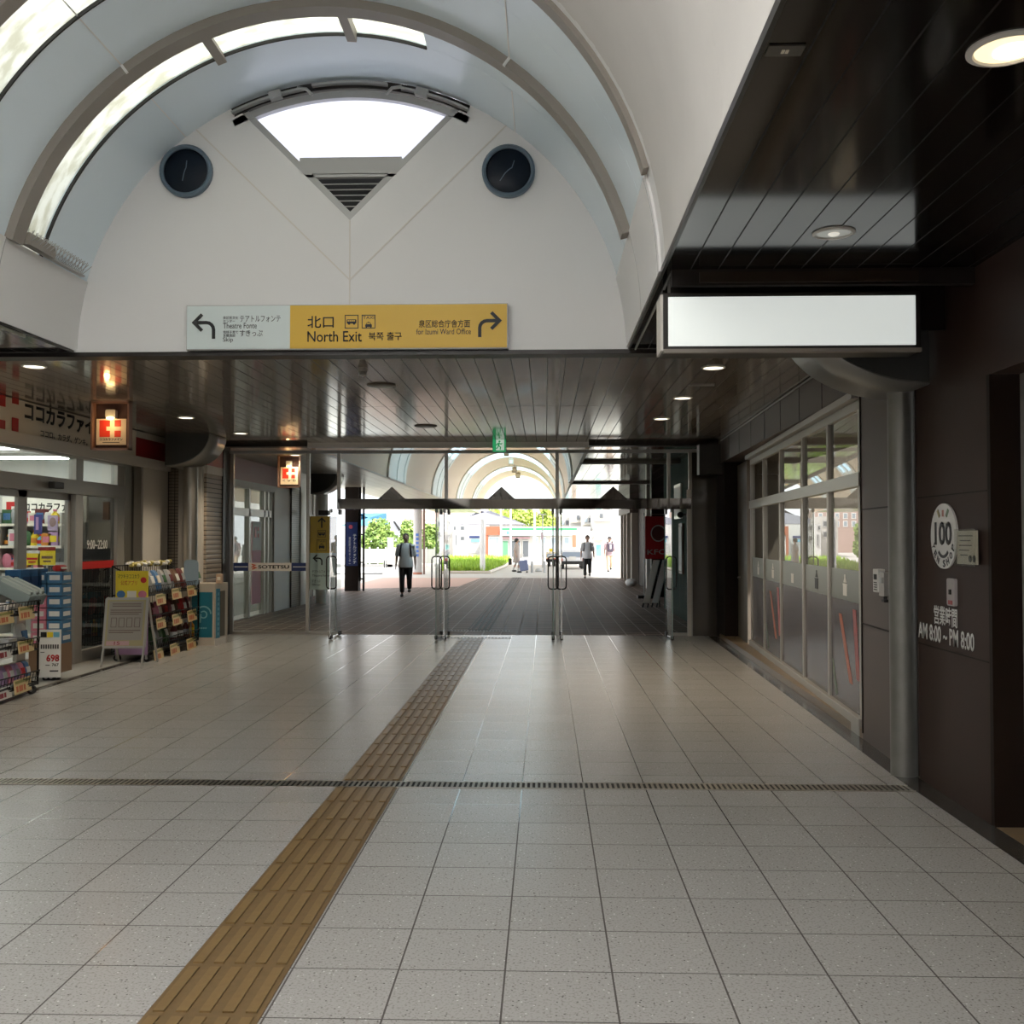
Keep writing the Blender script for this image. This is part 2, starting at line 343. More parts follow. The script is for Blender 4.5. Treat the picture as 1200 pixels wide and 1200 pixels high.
# near vault: plaster shell with glazed strips, then ribs and panels
def shell(mb, y0, y1, a0, a1, r0=RV, r1=RV + .07, n=48): mb.arc((AXX, AXZ), r0, r1, a0, a1, y0, y1, n); return mb
slots = [(3.95 - 1.9 * i, 2.45 - 1.9 * i) for i in range(12)]
v = MB(); prev = 5.87
for a, b in slots:
    shell(v, a, prev, .8, 179.2); shell(v, b, a, .8, 24, n=8); shell(v, b, a, 156, 179.2, n=8); prev = b
shell(v, -20, prev, .8, 179.2)
struct(v.build('ceiling', M['plaster'], smooth=True))
for i, (a, b) in enumerate(slots):
    struct(shell(MB(), b, a, 24, 156, RV + .02, RV + .03).build('window_%d' % (i + 20), M['skylight2'], smooth=True))
struct(shell(shell(MB(), 6.05, 6.5, .8, 72), 6.5, 7.18, .8, 179.2).build('ceiling.001', M['blue_panel'], smooth=True))
struct(shell(shell(MB(), 7.33, 7.71, .8, 71.5), 7.71, 8.5, .8, 179.2).build('ceiling.002', M['blue_panel'], smooth=True))
struct(shell(MB(), 6.05, 6.5, 72, 180, RV + .02, RV + .03).build('window_7', M['skylight'], smooth=True))
struct(shell(MB(), 7.33, 7.71, 71.5, 180, RV + .02, RV + .03).build('window_8', M['skylight'], smooth=True))
g = MB(); shell(g, 5.87, 6.05, .8, 15.6, n=8); shell(g, 5.87, 6.05, 164.4, 179.2, n=8); shell(g, 7.18, 7.33, .8, 15.6, n=8); shell(g, 7.18, 7.33, 164.4, 179.2, n=8); shell(g, 5.86, 5.94, 15, 165); struct(g.build('ceiling.012', M['white'], smooth=True))
struct(shell(MB(), 5.93, 6.05, 15.5, 164.5, RV - .035, RV + .06, 64).build('trim_3', M['rib'], smooth=True))
struct(shell(MB(), 7.18, 7.33, 15.5, 164.5, RV - .065, RV + .06, 64).build('trim_4', M['rib'], smooth=True))
g = MB(); shell(g, 6.485, 6.5, 72, 165, RV - .012, RV + .01); shell(g, 7.705, 7.722, 71.5, 165, RV - .012, RV + .01)
struct(g.build('trim_5', M['rubber'], smooth=True))
g = MB()
for a in (111.7, 86.0): shell(g, 7.30, 7.73, a - .9, a + .9, RV - .05, RV + .02, 3)
struct(g.build('trim_6', M['rib']))
g = MB()
for a in (127, 53.4): shell(g, 6.05, 7.18, a - .12, a + .12, RV - .004, RV + .01, 2); shell(g, 7.715, 8.5, a - .1, a + .1, RV - .003, RV + .01, 2)
for a in (127, 53.4): shell(g, 7.17, 7.19, a - .25, a + .25, RV - .07, RV + .01, 2)
struct(g.build('trim_7', M['white']))
# white springing bands on both sides
g = MB(); shell(g, 6.05, 8.5, 1.0, 15.7, RV - .015, RV + .01, 8); shell(g, 6.05, 8.5, 164.3, 179.0, RV - .015, RV + .01, 8)
struct(g.build('trim_8', M['white'], smooth=True))
g = MB()
for a0 in (1.0, 164.3):
    for y in (6.12, 7.18): shell(g, y, y + .006, a0, a0 + 14.7, RV - .017, RV, 8)
struct(g.build('trim_9', M['grey_frame']))
# gable wall with its V shaped opening
zt = az(258, 8.5, 406)
hz = zt - AXZ; t_ = (-2 * hz + math.sqrt(4 * hz * hz - 8 * (hz * hz - RV * RV))) / 4
a_r = math.atan2(hz + t_, t_)
pts = [(AXX + RV * math.cos(a_r * i / 30), 8.5, AXZ + RV * math.sin(a_r * i / 30)) for i in range(31)]
pts = [p for p in pts if p[2] >= ZC]
pts = [(AXX + RV, 8.5, ZC)] + pts + [(AXX, 8.5, zt)] + [(2 * AXX - p[0], p[1], p[2]) for p in pts[::-1]] + [(AXX - RV, 8.5, ZC)]
gable = struct(MB().prism(pts, (0, .12, 0)).build('wall_front', M['white']))
P8 = Plane2((AXX, 8.5, 0), (1, 0, 0), (0, 0, 1))
zs = az(328, 8.5, 405)
g = MB()
for s in (-1, 1): P8.stroke(g, [(0, zs), (s * 1.36, zs + 1.36 * (az(145, 8.5) - zs) / 1.33)], .012, 0, .004)
P8.stroke(g, [(0, zt), (0, ZC + .36)], .010, 0, .004)
struct(g.build('trim_10', M['jamb_white'], gable))
g = MB(); P8.rect(g, -RV, ZC - .005, RV, ZC + .022, 0, .02); struct(g.build('trim_11', M['white']))
win = thing('window_1', None, None, (AXX, 8.55, zt)); struct(win)
g = MB(); k = 1 / math.sqrt(2)
PW = Plane2((AXX, 8.56, zt), (1, 0, 0), (0, 0, 1))
zb = az(196, 8.5) - zt; zg = az(181, 8.5) - zt; zg2 = az(203, 8.5) - zt
for s in (-1, 1): PW.shape(g, [(0, 0), (s * t_, t_), (s * (t_ - .075), t_), (0, .075)] if s > 0 else [(0, .075), (s * (t_ - .075), t_), (s * t_, t_), (0, 0)], 0, .05)
PW.rect(g, -zb, zb - .03, zb, zg, -.02, .045); PW.rect(g, -zb, zg2, zb, zb - .03, -.02, .02); PW.rect(g, -zg2 - .02, zg2 - .012, zg2 + .02, zg2 + .012, 0, .05)
ar = math.degrees(a_r)
MBo = g; MBo.arc((AXX, AXZ), RV - .15, RV - .09, ar - 2, 180 - ar + 2, 8.5, 8.56, 40)
struct(g.build('window_frame', M['grey_frame'], win))
g = MB(); g.arc((AXX, AXZ), RV - .075, RV - .005, ar - 1, 181 - ar, 8.49, 8.58, 40); struct(g.build('window_track', M['trim_dark'], win))
g = MB()
for a0, a1, rr in ((100, 116, .045), (64, 79, .045), (82, 98, .03)): g.arc((AXX, AXZ), RV - rr - .018, RV - rr, a0, a1, 8.44, 8.49, 14)
for a in (106, 74.5): g.arc((AXX, AXZ), RV - .085, RV - .02, a - 1.3, a + 1.3, 8.43, 8.49, 3)
for s in (-1, 1): g.tube([(AXX + s * .44, 8.45, AXZ + RV - .085), (AXX + s * .36, 8.44, AXZ + RV - .1), (AXX + s * .31, 8.45, AXZ + RV - .15)], .014, 6)
struct(g.build('window_opener', M['grey_frame'], win))
g = MB(); gp = [(-zg + .05, zg)] + [(-(RV - .1) * math.cos(R(ar + 1.5 + (180 - 2 * ar - 3) * i / 20)) * -1, 0) for i in range(0)]
arcp = [((RV - .1) * math.cos(R(ar + 1 + (178 - 2 * ar) * i / 24)), (RV - .1) * math.sin(R(ar + 1 + (178 - 2 * ar) * i / 24)) + AXZ - zt) for i in range(25)]
PW.shape(g, [(-zg, zg), (zg, zg)] + arcp, -.03, -.02); struct(g.build('window_pane', M['gable_glass'], win))
g = MB(); PW.shape(g, [(0, 0), (zb, zb), (-zb, zb)], -.10, -.09); struct(g.build('vent_back', M['black'], win))
g = MB()
for i in range(1, 8):
    h = zg2 * i / 8 - .01; PW.rect(g, -h, h, h, h + .005, -.012, .008)
struct(g.build('vent_slat', M['grey_frame'], win))
# flat ceilings
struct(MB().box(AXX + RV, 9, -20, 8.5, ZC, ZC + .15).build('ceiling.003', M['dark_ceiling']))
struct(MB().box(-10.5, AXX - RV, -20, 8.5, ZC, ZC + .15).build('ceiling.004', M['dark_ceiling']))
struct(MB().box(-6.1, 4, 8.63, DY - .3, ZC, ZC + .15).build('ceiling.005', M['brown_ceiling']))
struct(MB().box(-6.1, 4, DY - .3, DY + .45, ZC + .02, ZC + .15).build('ceiling.006', M['trim_dark']))
struct(MB().box(-6.1, 4, 8.46, 8.65, ZC - .04, ZC - .004).build('trim_12', M['trim_dark']))
g = MB(); g.box(AXX + RV - .005, AXX + RV + .012, -20, 8.46, ZC - .008, ZC + .03); g.box(AXX - RV - .012, AXX - RV + .005, -20, 8.46, ZC - .008, ZC + .03)
struct(g.build('trim_13', M['trim_dark']))
struct(MB().box(AXX + RV + .05, AXX + RV + .062, 6.05, 8.46, ZC - .012, ZC + .003).build('trim_14', M['grey_frame']))
# header behind the blank light box
g = MB(); g.box(.74, 2.6, 5.97, 6.02, 3.075, ZC); g.box(.74, 2.6, 6.42, 6.46, 2.9, ZC); struct(g.build('wall_back', M['trim_dark']))
struct(MB().box(.90, 2.16, 5.955, 5.97, 3.09, 3.15).build('trim_15', mat('brown header panel', (.035, .023, .014), .4)))
# beam over the doors
bm = struct(MB().box(ax(361, 16.7), ax(690, 16.7), 16.62, 16.74, ZC - .085, ZC + .01).build('trim_16', mat('pale beam face', (.86, .85, .83), .35)))
struct(MB().box(-6.0, 3.1, 16.7, 16.95, ZC - .055, ZC + .02).build('trim_17', M['trim_dark']))
struct(MB().box(-5.3, 2.9, DY - .06, DY + .06, ZC - .15, ZC - .10).build('trim_18', M['grey_frame']))

# right wall near the camera
WR = 2.487
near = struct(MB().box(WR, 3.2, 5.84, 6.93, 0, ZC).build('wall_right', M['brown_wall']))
g = MB()
for z in (1.87, .905): g.box(WR - .002, WR + .01, 5.845, 6.93, z - .004, z + .004)
struct(g.build('trim_19', M['darkest'], near))
struct(MB().box(WR - .0, WR + .19, 5.80, 5.84, 0, 2.52).build('trim_20', M['darkest']))
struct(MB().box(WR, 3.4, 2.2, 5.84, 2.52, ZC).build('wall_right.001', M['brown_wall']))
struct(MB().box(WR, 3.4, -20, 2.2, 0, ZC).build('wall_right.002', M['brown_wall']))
d = struct(MB().box(2.655, 2.685, 5.74, 5.80, 0, 2.52).build('door_9', M['alu']))
struct(MB().box(2.67, 2.68, 2.2, 5.74, .06, 2.5).build('door_panel', mat('brushed gold steel', (.46, .33, .18), .25, 1.0), d))
struct(MB().box(2.655, 2.69, 2.2, 5.74, 0, .06).build('door_rail', M['alu'], d))
# right wall between column and window, and above the window
p = lambda y, o=0: (wr(y) + o, y, 0)
far = MB()
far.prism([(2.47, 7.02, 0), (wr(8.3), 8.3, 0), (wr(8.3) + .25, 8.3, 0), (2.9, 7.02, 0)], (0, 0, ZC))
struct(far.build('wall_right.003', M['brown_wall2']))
g = MB()
for z in (1.83, .925): g.obox(((2.47 + wr(8.3)) / 2 - .001, 7.66, z), ((wr(8.3) - 2.47), 1.28, 0), (.012, 0, 0), (0, 0, .010))
g.obox((wr(8.3) - .002, 8.29, 1.6), (.012, 0, 0), (0, .02, 0), (0, 0, 3.1))
struct(g.build('trim_21', M['darkest']))
g = MB(); g.prism([(wr(8.3), 8.3, 2.80), (wr(16.6), 16.6, 2.80), (4, 16.6, 2.80), (4, 8.3, 2.80)], (0, 0, ZC - 2.80)); struct(g.build('wall_right.004', M['brown_wall2']))
g = MB()
for i in range(9):
    y = 8.6 + i * .98; g.obox((wr(y), y, 2.99), (.008, 0, 0), (0, .012, 0), (0, 0, ZC - 2.8))
struct(g.build('trim_22', M['darkest']))
g = MB(); g.obox((wr(12.3) - .012, 12.3, ZC - .02), (.02 + .032 * 8, 8, 0), (.012, 0, 0), (0, 0, .016)); struct(g.build('trim_23', M['grey_frame']))
g = MB(); g.prism([(wn_(8.3) - .02, 8.3, 2.72), (wn_(14.95) - .02, 14.95, 2.72), (3.6, 14.95, 2.72), (3.6, 8.3, 2.72)], (0, 0, .09)); struct(g.build('trim_24', M['brown_wall2']))
struct(MB().prism([(2.535, 8.3, 0), (2.80, 16.6, 0), (3.6, 16.6, 0), (3.2, 8.3, 0)], (0, 0, .07)).build('trim_38', M['ledge']))
# the long shop window
wy = [8.45, 9.67, 10.93, 12.36, 13.7, 14.9]
win = struct(thing('window_9', None, None, (wn_(8.45), 8.45, 0)))
du = Vector((.0625, 1, 0)).normalized(); dn = Vector((-1, .0625, 0)).normalized()
def wbar(mb, y0, y1, z0, z1, d0=-.03, d1=.03):
    a = Vector((wn_(y0), y0, (z0 + z1) / 2)); b = Vector((wn_(y1), y1, (z0 + z1) / 2)); c = (a + b) / 2 + dn * ((d0 + d1) / 2)
    mb.obox(c, (b - a), dn * (d1 - d0), (0, 0, z1 - z0)); return mb
g = MB()
for i, y in enumerate(wy): wbar(g, y - .035, y + .035, .06, 2.72)
wbar(g, 8.4, 14.95, 0, .14, -.03, .06); wbar(g, 8.4, 14.95, 2.66, 2.74); wbar(g, 8.4, 14.95, 2.74, 2.80, -.02, .10)
struct(g.build('window_frame', M['alu'], win, bevel=.004))
g = MB(); wbar(g, 8.4, 14.95, 2.03, 2.14, -.03, .045); struct(g.build('window_transom', M['brushed'], win))
WP = lambda y, z: Plane2((wn_(y), y, z), -du, (0, 0, 1))
M['film_grey'] = mat('grey green window film', (.175, .19, .165), .35); M['film_brown'] = mat('brown window film', (.085, .07, .072), .25, noise=.05)
M['film_orange'] = mat('orange stripe film', (.42, .115, .05), .35); M['film_red'] = mat('red stripe film', (.36, .07, .06), .35); M['film_green'] = mat('green stripe film', (.09, .13, .06), .35)
for i in range(5):
    y0, y1 = wy[i] + .035, wy[i + 1] - .035
    struct(wbar(MB(), y0, y1, .14, 2.03, -.004, .004).build('glass_pane', M['glass_dark'], win)); struct(wbar(MB(), y0, y1, 2.14, 2.66, -.004, .004).build('glass_pane', M['glass_dark'], win))
    f1 = wbar(MB(), y0, y1, 1.06, 1.33, .006, .009).build('film_band', M['film_grey'], win); f2 = wbar(MB(), y0, y1, .14, 1.06, .006, .009).build('film_panel', M['film_brown'], win)
    struct(f1); struct(f2)
    pl = WP(y1, 0); wd = y1 - y0; g = MB(); u = wd * .5
    pl.rect(g, u - .075, 1.10, u + .075, 1.19, .010, .012); pl.rect(g, u - .085, 1.19, u + .085, 1.205, .010, .012)
    if i != 2: pl.shape(g, [(u - .06, 1.215), (u + .06, 1.215), (u + .02, 1.255), (u + .02, 1.285), (u - .02, 1.285), (u - .02, 1.255)], .010, .012)
    struct(g.build('bottle_decal', M['paper'] if i != 1 else M['ink'], f1))
    if i in (0, 3):
        for cols, q in (('film_orange', [(.28 * wd, .93), (.37 * wd, .93), (.72 * wd, .36), (.62 * wd, .36)]), ('film_red', [(.74 * wd, 1.0), (.84 * wd, 1.0), (.94 * wd, .42), (.84 * wd, .42)]), ('film_green', [(.03 * wd, .5), (.09 * wd, .46), (.22 * wd, .20), (.14 * wd, .17)])):
            g = MB(); pl.shape(g, [(wd * 0 + a, b) for a, b in q], .010, .012); struct(g.build('stripe_decal', M[cols], f2))
# room behind the window
g = MB(); g.box(6.5, 6.6, 7, 17, 0, ZC); g.box(2.95, 6.6, 16.9, 17, 0, ZC); g.box(2.9, 6.6, 7, 7.1, 0, ZC); struct(g.build('wall_right.005', mat('dim shop wall', (.16, .13, .10), .7)))
# plain metal door and dark post by the glass front
dr = struct(MB().prism([(wn_(15.05) - .06, 15.05, 0), (wn_(16.15) - .06, 16.15, 0), (3.4, 16.15, 0), (3.4, 15.05, 0)], (0, 0, 2.74)).build('door_10', mat('taupe metal door', (.17, .145, .115), .4)))
g = MB(); g.cyl((wn_(15.85) - .06, 15.85, 1.0), (wn_(15.85) - .10, 15.85, 1.0), .02, 10); g.cyl((wn_(15.85) - .1, 15.85, 1.0), (wn_(15.85) - .1, 15.72, 1.0), .012, 8); struct(g.build('door_handle', M['steel'], dr))
struct(MB().box(2.82, 3.4, 16.2, DY, 0, ZC).build('wall_right.006', M['darkest']))
struct(MB().box(2.45, 3.0, 16.35, 16.6, 2.62, 3.10).build('wall_right.007', mat('dark grey box cladding', (.035, .034, .032), .4)))

struct(MB().box(-10.5, 9, -20.2, -20, -.1, 6).build('wall_back.001', mat('far concourse wall', (.22, .19, .16), .6)))
# left side: pharmacy front
XL = -6.0
struct(MB().box(XL - .35, XL + .06, 14.94, 15.93, 0, ZC).build('wall_left', M['jamb_white']))
def tilepillar():
    m = mat('grey mosaic tile', (.20, .175, .14), .3); b = m.node_tree.nodes['Principled BSDF']; v, x, y, z = xyz(m)
    gx, _ = grid_lines(m, math_(m, 'ADD', x, y), 0, .10, .012); gz, _ = grid_lines(m, z, 0, .05, .009); gg = math_(m, 'MAXIMUM', gx, gz)
    L_(m, mixc(m, gg, (.24, .205, .165), (.03, .025, .02)), b.inputs['Base Color']); return m
M['mosaic'] = tilepillar()
struct(MB().box(-6.1, -5.76, 15.93, 16.25, 0, ZC).build('wall_left.001', M['mosaic']))
struct(MB().box(-5.76, -5.57, 15.90, 16.3, 0, ZC).build('wall_left.002', M['alu']))
struct(MB().box(-6.3, -5.52, 16.2, 16.5, 0, ZC).build('wall_left.003', M['alu']))
sh = MB()
sw = struct(MB().box(-5.5, -5.34, 15.75, 15.85, 0, 2.72).build('trim_25', M['jamb_white']))
M['slat'] = planks('beige shutter slats', (.36, .30, .235), (.37, .31, .24), 10, 0, (.36, .3, .235), .5)
def slats():
    m = mat('beige roller shutter', (.36, .30, .235), .5); b = m.node_tree.nodes['Principled BSDF']; v, x, y, z = xyz(m)
    g_, tri = grid_lines(m, z, 0, .075, .014); L_(m, mixc(m, g_, (.36, .30, .235), (.07, .055, .045)), b.inputs['Base Color'])
    bp = N(m, 'Bump'); bp.inputs['Distance'].default_value = .01; L_(m, tri, bp.inputs['Height']); L_(m, bp.outputs[0], b.inputs['Normal']); return m
st = tag(MB().box(-5.5, -5.30, 15.85, 16.62, 0, 2.62).build('roller_shutter', slats()), 'closed beige roller shutter beside the brushed steel column', 'shutter')
struct(MB().box(-5.55, -5.29, 15.85, 16.62, 2.62, 2.75).build('trim_26', M['jamb_white']))
struct(MB().box(-5.55, -5.29, 15.85, DY, 2.75, 3.05).build('trim_27', M['deep_red']))
struct(MB().box(-5.5, -5.28, 16.62, DY, 0, ZC).build('trim_28', M['trim_dark']))
# glazing of the pharmacy front
fr = struct(thing('window_10', None, None, (XL, 12, 0)))
g = MB()
for a, b in ((4, 4.2), (7, 7.2), (10.0, 10.15), (14.06, 14.29)): g.box(XL - .05, XL + .05, a, b, 0, 2.70)
g.box(XL - .05, XL + .05, 12.80, 13.0, 0, 2.70); g.box(XL - .07, XL + .08, 4, 14.29, 2.16, 2.34); g.box(XL - .05, XL + .06, 4, 14.29, 2.62, 2.72); g.box(XL - .05, XL + .05, 13.0, 14.06, 0, .16)
struct(g.build('window_frame', M['alu'], fr, bevel=.005))
g = MB(); g.box(XL - .06, XL + .06, 14.29, 14.52, 0, 2.70); g.box(XL - .06, XL + .06, 14.60, 14.86, 0, 2.70); struct(g.build('window_post', M['brushed'], fr))
g = MB(); g.box(XL - .08, XL - .03, 14.29, 14.94, 0, 2.70); struct(g.build('window_slot', M['black'], fr))
struct(MB().box(XL - .004, XL + .004, 13.0, 14.06, .16, 2.16).build('glass_pane', M['glass_tint'], fr)); struct(MB().box(XL - .004, XL + .004, 10.0, 14.06, 2.34, 2.62).build('glass_pane', M['glass'], fr))
struct(MB().box(XL + .006, XL + .009, 13.02, 14.05, 1.20, 1.30).build('red_stripe', M['red'], fr))
PL = lambda y, z, x=XL + .0: Plane2((x, y, z), (0, 1, 0), (0, 0, 1))
text('hours_lettering', '9:00~22:00', (XL + .006, 13.22, 1.46), (0, 1, 0), (0, 0, 1), .62, .12, M['paper'], fr)
for nm, y0, y1 in (('door_7', 11.58, 12.80), ('door_8', 10.15, 11.58)):
    d = struct(thing(nm, None, None, (XL - .03, y0, 0)))
    g = MB(); x0, x1 = XL - .065, XL - .02
    g.box(x0, x1, y0, y0 + .13, .02, 2.16); g.box(x0, x1, y1 - .07, y1, .02, 2.16); g.box(x0, x1, y0, y1, .02, .2); g.box(x0, x1, y0, y1, 2.08, 2.16)
    struct(g.build('door_frame', M['alu'], d)); struct(MB().box(XL - .045, XL - .04, y0 + .13, y1 - .07, .2, 2.08).build('glass_pane', M['glass'], d))
s_ = tag(MB().box(XL + .08, XL + .16, 12.0, 12.25, 2.20, 2.28).build('door_sensor', M['trim_dark'], bevel=.01), 'small dark door sensor box on the pharmacy transom', 'sensor')
# pharmacy interior shell
g = MB(); g.box(-10.5, -10.4, 4, 24, 0, 3.3); g.box(-10.4, -6.36, 17.4, 17.5, 0, 3.3); g.box(-10.4, -6.36, 3.9, 4, 0, 3.3); struct(g.build('wall_left.004', M['shop_white']))
struct(MB().box(-10.5, -6.05, 4, 17.4, 2.95, 3.05).build('ceiling.007', M['shop_white']))
struct(MB().box(-6.05, XL, 4, 14.94, 2.72, ZC).build('wall_left.005', M['cream']))
struct(MB().box(-6.05, XL, -20, 4, 0, ZC).build('wall_left.006', M['jamb_white']))
# ------------------------------------------------------------------ outdoors: arcade, ground
struct(MB().prism([(-6.6, DY, 0), (3.4, DY, 0), (3.4, 41.5, 0), (-2.6, 41.5, 0), (-2.9, 34, 0), (-6.6, 32.2, 0)], (0, 0, -.12)).build('ground', M['paving']))
struct(MB().prism([(-6.6, 32.2, 0), (-2.9, 34, 0), (-2.6, 41.5, 0), (-6.6, 41.5, 0)], (0, 0, -.12)).build('ground.001', M['pinkpave']))
g = MB(); g.prism([(-90, DY, -.005), (-6.6, DY, -.005), (-6.6, 41.5, -.005), (3.4, 41.5, -.005), (3.4, DY, -.005), (60, DY, -.005), (60, 220, -.005), (-90, 220, -.005)], (0, 0, -.1)); struct(g.build('ground.002', M['ground']))
struct(MB().box(-60, -7.5, 46, 56, -.004, .004).build('road', M['road']))
g = MB(); g.box(-60, -7.3, 57, 57.3, 0, .16); g.box(-60, -7.3, 45.6, 45.8, 0, .05); struct(g.build('trim_29', mat('grey kerb stone', (.25, .25, .25), .8)))
YA, YE = 17.55, 63.0
bands = [(25.6, 28.6), (35.6, 38.6), (45.2, 48.2), (54.2, 57.2)]
v = MB(); prev = YA
for a, b in bands: shell(v, prev, a, 0, 180, n=32); shell(v, a, b, 0, 38, n=8); shell(v, a, b, 142, 180, n=8); prev = b
shell(v, prev, YE, 0, 180, n=32); struct(v.build('ceiling.008', M['vault_out'], smooth=True))
for i, (a, b) in enumerate(bands):
    g = MB()
    for y0, y1 in ((a - .1, a + .28), (b - .28, b + .1), ((a + b) / 2 - .12, (a + b) / 2 + .12)): shell(g, y0, y1, 0, 180, RV - .05, RV + .02, 32)
    shell(g, a, b, 0, 38, RV - .03, RV, 6); shell(g, a, b, 142, 180, RV - .03, RV, 6)
    struct(g.build('trim_%d' % (30 + i), M['rib_out'], smooth=True))
    struct(shell(MB(), a, b, 38, 142, RV + .01, RV + .02, 24).build('window_%d' % (11 + i), M['skylight_blue'], smooth=True))
g = MB(); g.box(AXX + RV, 3.6, DY + .45, YE, ZC, ZC + .2); struct(g.build('ceiling.009', M['out_ceiling']))
g = MB(); g.box(-6.4, AXX - RV, DY + .45, YE, ZC, ZC + .2); struct(g.build('ceiling.010', M['out_left']))
struct(MB().prism([(AXX - RV, DY + .45, ZC), (AXX + RV, DY + .45, ZC), (AXX + RV, DY + .45, 6), (AXX - RV, DY + .45, 6)], (0, .1, 0)).build('wall_front.001', M['white']))
g = MB()
for y in (20.7, 28.5): g.box(AXX + RV + .02, 3.4, y, y + .35, ZC - .05, ZC + .01)
struct(g.build('trim_34', M['rib']))
g = MB()
for s in (-1, 1): g.box(AXX + s * (RV + .03) - .03, AXX + s * (RV + .03) + .03, YA, YE, ZC - .04, ZC + .02)
struct(g.build('trim_35', M['rib_out']))
# right flank of the arcade: dark green shop wall, black recesses, pale fins
rw = struct(MB().box(2.72, 3.6, DY + .5, 23.6, 0, ZC).build('wall_right.008', M['green_wall']))
g = MB(); g.box(3.25, 3.6, 23.6, 41.0, 0, ZC); struct(g.build('wall_right.009', M['darkest']))
M['fin'] = mat('beige fin', (.42, .37, .31), .6)
for i, (y, w) in enumerate(((31.5, .25), (36.0, .32), (38.0, .3), (39.6, .3), (41.0, .3))):
    struct(MB().box(3.02 if i else 3.1, 3.6, y, y + w, 0, ZC if i < 1 else 2.55).build('wall_right.%03d' % (10 + i), M['fin'] if i else M['jamb_white']))
struct(MB().box(2.95, 3.6, 35.9, 41.4, 2.5, ZC).build('wall_right.015', M['brown_wall2']))
# left flank: pharmacy wall goes on behind the glass
struct(MB().box(-6.3, -5.95, DY + .1, 24.4, 2.72, ZC).build('wall_left.007', mat('pale pink fascia', (.58, .30, .28), .5)))
struct(MB().box(-6.2, -5.93, DY + .1, 23.6, 2.60, 2.74).build('trim_36', M['jamb_white']))
fr = struct(thing('window_15', None, None, (-6, 19, 0))); g = MB()
for y in (DY + .15, 18.9, 20.4, 21.5, 21.8, 22.1): g.box(-6.05, -5.95, y, y + .1, 0, 2.62)
g.box(-6.05, -5.95, DY + .1, 22.2, 2.05, 2.2); struct(g.build('window_frame', M['alu'], fr))
struct(MB().box(-6.01, -6.0, DY + .1, 22.2, .1, 2.6).build('glass_pane', M['glass_dark'], fr))
struct(MB().box(-5.99, -5.985, 20.75, 21.4, .25, 1.95).build('pink_strip', M['pink'], fr)); struct(MB().box(-5.984, -5.98, 20.75, 21.4, 1.35, 1.95).build('white_strip', M['paper'], fr))
g = MB(); PP = PL(20.9, 1.6, -5.979); PP.rect(g, 0, .02, .14, .24, 0, .003); PP.rect(g, .22, .02, .3, .1, 0, .003); PP.rect(g, .22, .16, .3, .24, 0, .003); struct(g.build('red_mark', M['red'], fr))
struct(MB().box(-6.3, -5.92, 22.2, 23.6, 0, 2.62).build('wall_left.008', M['jamb_white'])); struct(MB().box(-6.3, -5.88, 23.6, 24.4, 0, ZC).build('wall_left.009', M['mosaic']))
struct(MB().box(-6.6, -5.86, 24.4, 25.1, 0, ZC).build('wall_left.010', M['alu'])); struct(MB().box(-10.4, -6.1, 24.9, 25, 0, 3.3).build('wall_left.011', M['shop_white'])); struct(MB().box(-10.5, -6.1, 17.5, 25, 2.95, 3.05).build('ceiling.011', M['shop_white']))
struct(MB().box(-10.5, -6.0, 17.0, 17.4, 0, .02).build('floor.004', M['shop_floor']))
struct(MB().box(-6.75, -6.45, 25.1, 30.2, 0, ZC).build('wall_left.012', mat('pale tile wall', (.50, .46, .40), .5)))
g = MB()
for z in (.45, .95, 1.9, 2.2): g.box(-6.46, -6.43, 25.2, 30.2, z, z + .05)
for y in (26.6, 28.2, 29.6): g.box(-6.46, -6.42, y, y + .12, 0, ZC)
struct(g.build('trim_39', M['alu']))

# ------------------------------------------------------------------ columns and curved brackets
def column(name, x, y, r, z1, m):
    return struct(MB().lathe((x, y, 0), [(r, 0), (r, z1)], 32).build(name, m, smooth=True))
column('column', 2.425, 7.05, .088, 2.60, M['column'])
column('column.001', -5.44, 15.55, .105, 2.69, M['brushed'])
column('column.002', -5.55, 25.2, .13, 2.69, M['rib_out'])
def bracket(name, xc, y0, y1, sgn, a, b, face, rimm, label):
    """quarter-ellipse haunch hanging below the ceiling: flat end face and curved belly"""
    t = thing(name, label, 'bracket', (xc, y0, ZC))
    n = 20; zt_ = ZC - .003; pts = [(xc, zt_)] + [(xc + sgn * a * math.cos(PI / 2 * i / n), zt_ - b * math.sin(PI / 2 * i / n)) for i in range(n + 1)]
    MB().prism([(x, y0, z) for x, z in pts], (0, .03, 0)).build('end_face', face, t)
    g = MB()
    for i in range(1, n + 1):
        (xa, za), (xb, zb_) = pts[i], pts[i + 1] if i + 1 < len(pts) else pts[i]
        pass
    V_ = [[g.bm.verts.new((x, y, z)) for y in (y0 + .001, y1)] for x, z in pts[1:]]
    for A, B in zip(V_, V_[1:]): g.face([A[0], B[0], B[1], A[1]])
    o = g.build('curved_belly', rimm, t, smooth=True); m = o.modifiers.new('thick', 'SOLIDIFY'); m.thickness = .02
    return t
M['bracket_face'] = mat('dark grey bracket face', (.055, .058, .058), .4); M['bracket_rim'] = mat('grey metal belly', (.30, .295, .275), .32, .5)
bracket('curved_bracket', 2.462, 6.62, 7.35, -1, .78, .56, M['bracket_face'], M['bracket_rim'], 'large dark grey curved bracket above the steel column by the brown wall')
bracket('curved_bracket', -5.68, 15.1, 15.88, 1, .66, .47, M['bracket_face'], M['bracket_rim'], 'dark grey curved bracket over the brushed column beside the pharmacy')
bracket('curved_bracket', -5.68, 24.6, 25.5, 1, .62, .47, M['bracket_face'], M['bracket_rim'], 'dark curved bracket outside, seen through the glass above the yellow guide sign')

